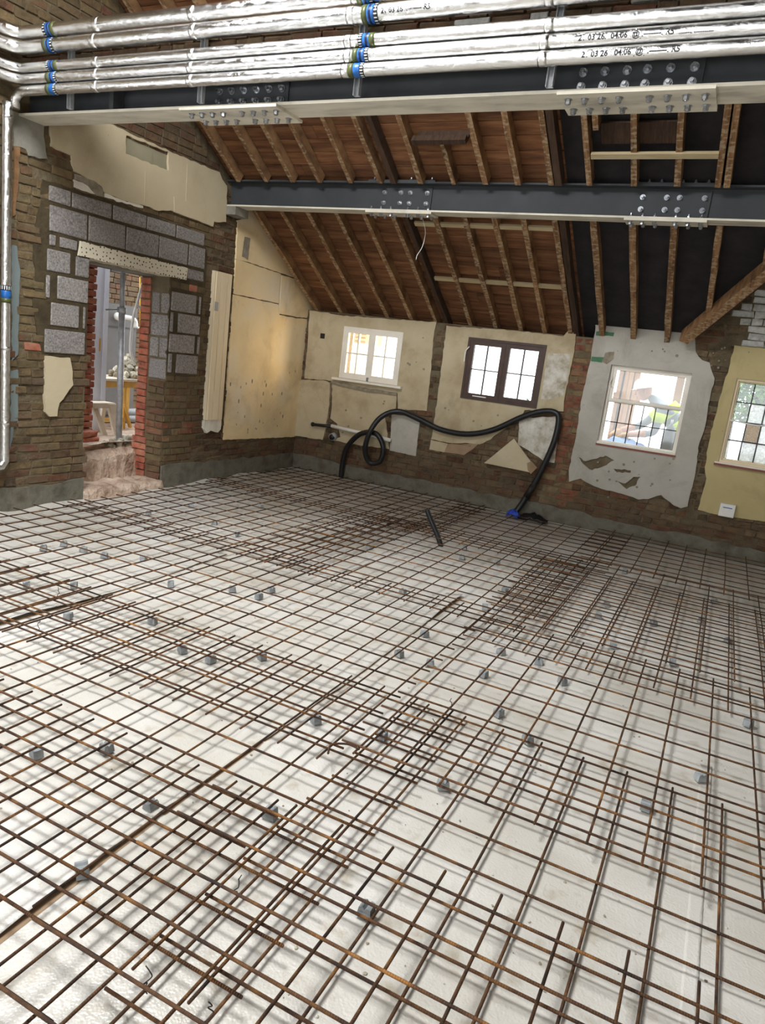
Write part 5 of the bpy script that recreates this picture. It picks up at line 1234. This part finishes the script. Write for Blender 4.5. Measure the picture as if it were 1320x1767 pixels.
# hedge, stone wall, beige building
def hedge(name, label, x0, x1, y0, y1, z0, z1, n):
    e = empty(name, ((x0 + x1) / 2, (y0 + y1) / 2, .45), label, 'hedge')
    m = MB()
    for k in range(n):
        c = Vector((random.uniform(x0, x1), random.uniform(y0, y1), random.uniform(z0, z1))); a = Vector((random.uniform(-1, 1), random.uniform(-1, 1), random.uniform(-1, 1))).normalized(); b = a.orthogonal().normalized(); s = random.uniform(.03, .06)
        m.add([c - a * s, c + b * s * .5, c + a * s, c - b * s * .5], [(0, 1, 2, 3)])
    tag(put(m.build('foliage', M['leaf']), e), kind='stuff')
    m = MB()
    for k in range(5): m.tube([(x0 + (x1 - x0) * (k + .5) / 5, (y0 + y1) / 2, .45), (x0 + (x1 - x0) * (k + .5) / 5 + random.uniform(-.1, .1), (y0 + y1) / 2, (z0 + z1) / 2)], .02, 6)
    tag(put(m.build('stems', M['rafter_dark']), e), kind='stuff')
hedge('leafy_hedge', 'bright green climbing foliage outside the last window', ony(1262, 700, 10.6).x, ony(1330, 700, 10.6).x + .3, 10.4, 10.8, 1.5, 2.3, 1500)
hedge('leafy_hedge', 'green shrub outside behind the brown window', ony(895, 690, 10.2).x, ony(935, 690, 10.2).x, 10.1, 10.4, .5, 1.38, 500)
tag(MB().box(0.28, 3.2, 11.2, 11.45, .3, 1.95).box(0.26, 3.2, 11.16, 11.49, 1.95, 2.02).build('garden_wall', M['stone_grey']), 'grey garden wall seen through the obscured panes', 'wall')
a = ony(623, 590, 12.5); e = empty('beige_building', (a.x, 12.5, .45), 'beige louvred building corner outside the white window', 'building')
put(MB().box(a.x - .16, a.x + .10, 12.5, 13.2, .45, 1.95).build('plinth_wall', M['plaster_white']), e); put(MB().box(a.x - .16, a.x + .10, 12.5, 13.2, 1.95, 3.2).build('building_wall', M['building_beige']), e)
for k in range(12): put(MB().box(a.x - .15, a.x + .09, 12.47, 12.5, 2.0 + k * .07, 2.045 + k * .07).build('louvre', M['building_beige']), e)

# worker bending over the bench outside
def skin(name, verts, edges, radii, mt, sub=2, root=0):
    me = bpy.data.meshes.new(name); me.from_pydata([tuple(v) for v in verts], edges, []); me.materials.append(M[mt])
    o = bpy.data.objects.new(name, me); COL.objects.link(o)
    md = o.modifiers.new('skin', 'SKIN'); md.use_smooth_shade = True
    sv = me.skin_vertices[0].data if me.skin_vertices else None
    if sv is None:
        bpy.context.view_layer.objects.active = o
        import bmesh
        bm = bmesh.new(); bm.from_mesh(me); lay_ = bm.verts.layers.skin.verify(); bm.verts.ensure_lookup_table()
        for i, v in enumerate(bm.verts): v[lay_].radius = (radii[i], radii[i]); v[lay_].use_root = (i == root)
        bm.to_mesh(me); bm.free()
    else:
        for i, r in enumerate(radii): sv[i].radius = (r, r); sv[i].use_root = (i == root)
    s = o.modifiers.new('sub', 'SUBSURF'); s.levels = sub; s.render_levels = sub
    return o
def wp(px, py, dy=0.0): return ony(px, py, bY + dy)
per = empty('person', (wp(1178, 780).x, bY, .45), 'worker in yellow hi-vis and white hard hat bending over outside', 'person')
pel, che, nek = wp(1182, 752), wp(1150, 708), wp(1128, 690)
hd_ = wp(1112, 676); waist = pel.lerp(che, .5)
shR, shL = che + Vector((-.05, -.19, .0)), che + Vector((-.03, .19, .02))
elR, elL = wp(1128, 748, -.22), wp(1105, 735, .18)
haR, haL = wp(1085, 750, -.2), wp(1072, 742, .1)
hipR, hipL = pel + Vector((.02, -.10, -.05)), pel + Vector((.02, .10, -.05))
knR, knL = Vector((pel.x - .10, bY - .12, .88)), Vector((pel.x - .02, bY + .14, .88))
ftR, ftL = Vector((pel.x + .02, bY - .12, .53)), Vector((pel.x + .12, bY + .14, .53)); 
V = [pel, waist, che, nek, shR, elR, haR, shL, elL, haL, hipR, knR, ftR, ftR + Vector((-.16, 0, -.04)), hipL, knL, ftL, ftL + Vector((-.16, 0, -.04)), nek.lerp(hd_, .5)]
E_ = [(0, 1), (1, 2), (2, 3), (2, 4), (4, 5), (5, 6), (2, 7), (7, 8), (8, 9), (0, 10), (10, 11), (11, 12), (12, 13), (0, 14), (14, 15), (15, 16), (16, 17), (3, 18)]
Rr = [.14, .15, .16, .065, .075, .052, .034, .075, .052, .034, .10, .07, .05, .04, .10, .07, .05, .04, .055]
put(skin('body', V, E_, Rr, 'hivis_grey'), per)
# head with face
m = MB(); hn = (hd_ - nek).normalized(); fwd = Vector((-.75, -.1, -.65)).normalized()
m.blob(hd_, .105, 14, 10, .0, (0.95, .82, 1.12))
hdo = put(m.build('head', M['skin'], None, True), per)
def face(nm, mt, c, r, sq=(1, 1, 1)):
    o = MB().blob(c, r, 8, 6, 0, sq).build(nm, M[mt], None, True); o.parent = hdo; o.matrix_parent_inverse = Matrix.Translation(per.location) @ Matrix.Identity(4) if False else Matrix.Identity(4)
    return o
fl = Vector((-1, 0, -.25)).normalized()
face('nose', 'skin', hd_ + fl * .105 + Vector((0, 0, -.005)), .02, (1.1, .8, 1.4)); face('eye', 'ink_black', hd_ + fl * .088 + Vector((0, -.035, .022)), .010); face('eye', 'ink_black', hd_ + fl * .088 + Vector((0, .035, .022)), .010)
face('mouth', 'wood_red', hd_ + fl * .09 + Vector((0, 0, -.05)), .016, (.5, 1.4, .4)); face('ear', 'skin', hd_ + Vector((.01, -.088, -.005)), .026, (.7, .4, 1.2)); face('ear', 'skin', hd_ + Vector((.01, .088, -.005)), .026, (.7, .4, 1.2))
m = MB(); hat = []; ax_ = Vector((-.25, 0, 1)).normalized(); hx = ax_.orthogonal().normalized(); hy = ax_.cross(hx); hb = hd_ + ax_ * .045
vs = []; fs = []; rings = [(.165, 0.0, 0), (.135, .006, 0), (.13, .05, 0), (.115, .09, 0), (.08, .122, 0), (.03, .138, 0)]; nk = 16
for r_, h_, _ in rings: vs += [hb + hx * r_ * math.cos(2 * math.pi * k / nk) + hy * r_ * math.sin(2 * math.pi * k / nk) + ax_ * h_ for k in range(nk)]
for i in range(len(rings) - 1): fs += [(i * nk + k, i * nk + (k + 1) % nk, (i + 1) * nk + (k + 1) % nk, (i + 1) * nk + k) for k in range(nk)]
fs.append(tuple(range((len(rings) - 1) * nk, len(rings) * nk)))
put(m.add(vs, fs).build('hard_hat', M['white_plastic'], None, True), per)
# hi-vis bands over the clothing
def cuff(nm, a, b, r0, r1, mt): return put(MB().tube([a, a.lerp(b, .5), b], [r0, (r0 + r1) / 2, r1], 14).build(nm, M[mt], None, True), per)
cuff('vest', waist.lerp(pel, .6), waist, .165, .175, 'hivis'); cuff('vest', waist.lerp(che, .45), che.lerp(nek, .15), .18, .165, 'hivis')
cuff('sleeve_band', shR.lerp(elR, .15), shR.lerp(elR, .55), .088, .075, 'hivis'); cuff('sleeve_band', shL.lerp(elL, .15), shL.lerp(elL, .55), .088, .075, 'hivis')
cuff('forearm_skin', elR.lerp(haR, .3), haR, .05, .036, 'skin'); cuff('forearm_skin', elL.lerp(haL, .3), haL, .05, .036, 'skin')
for hp, el in ((haR, elR), (haL, elL)):
    d_ = (hp - el).normalized(); s_ = d_.cross(Vector((0, 0, 1))).normalized(); dn = Vector((0, 0, -1)); VV = [hp, hp + d_ * .05, hp + d_ * .09]; EE = [(0, 1), (1, 2)]; RR = [.03, .036, .034]
    for k, (o_, l_) in enumerate(((-.033, .062), (-.011, .075), (.011, .07), (.033, .055))):
        b_ = len(VV); VV += [hp + d_ * .09 + s_ * o_, hp + d_ * (.09 + l_ * .5) + s_ * o_ * 1.1 + dn * .008, hp + d_ * (.09 + l_) + s_ * o_ * 1.1 + dn * .035]; EE += [(2, b_), (b_, b_ + 1), (b_ + 1, b_ + 2)]; RR += [.011, .010, .008]
    b_ = len(VV); VV += [hp + d_ * .045 + s_ * .05 + dn * .01, hp + d_ * .085 + s_ * .065 + dn * .03]; EE += [(1, b_), (b_, b_ + 1)]; RR += [.012, .009]
    put(skin('hand', VV, EE, RR, 'glove', 1), per)
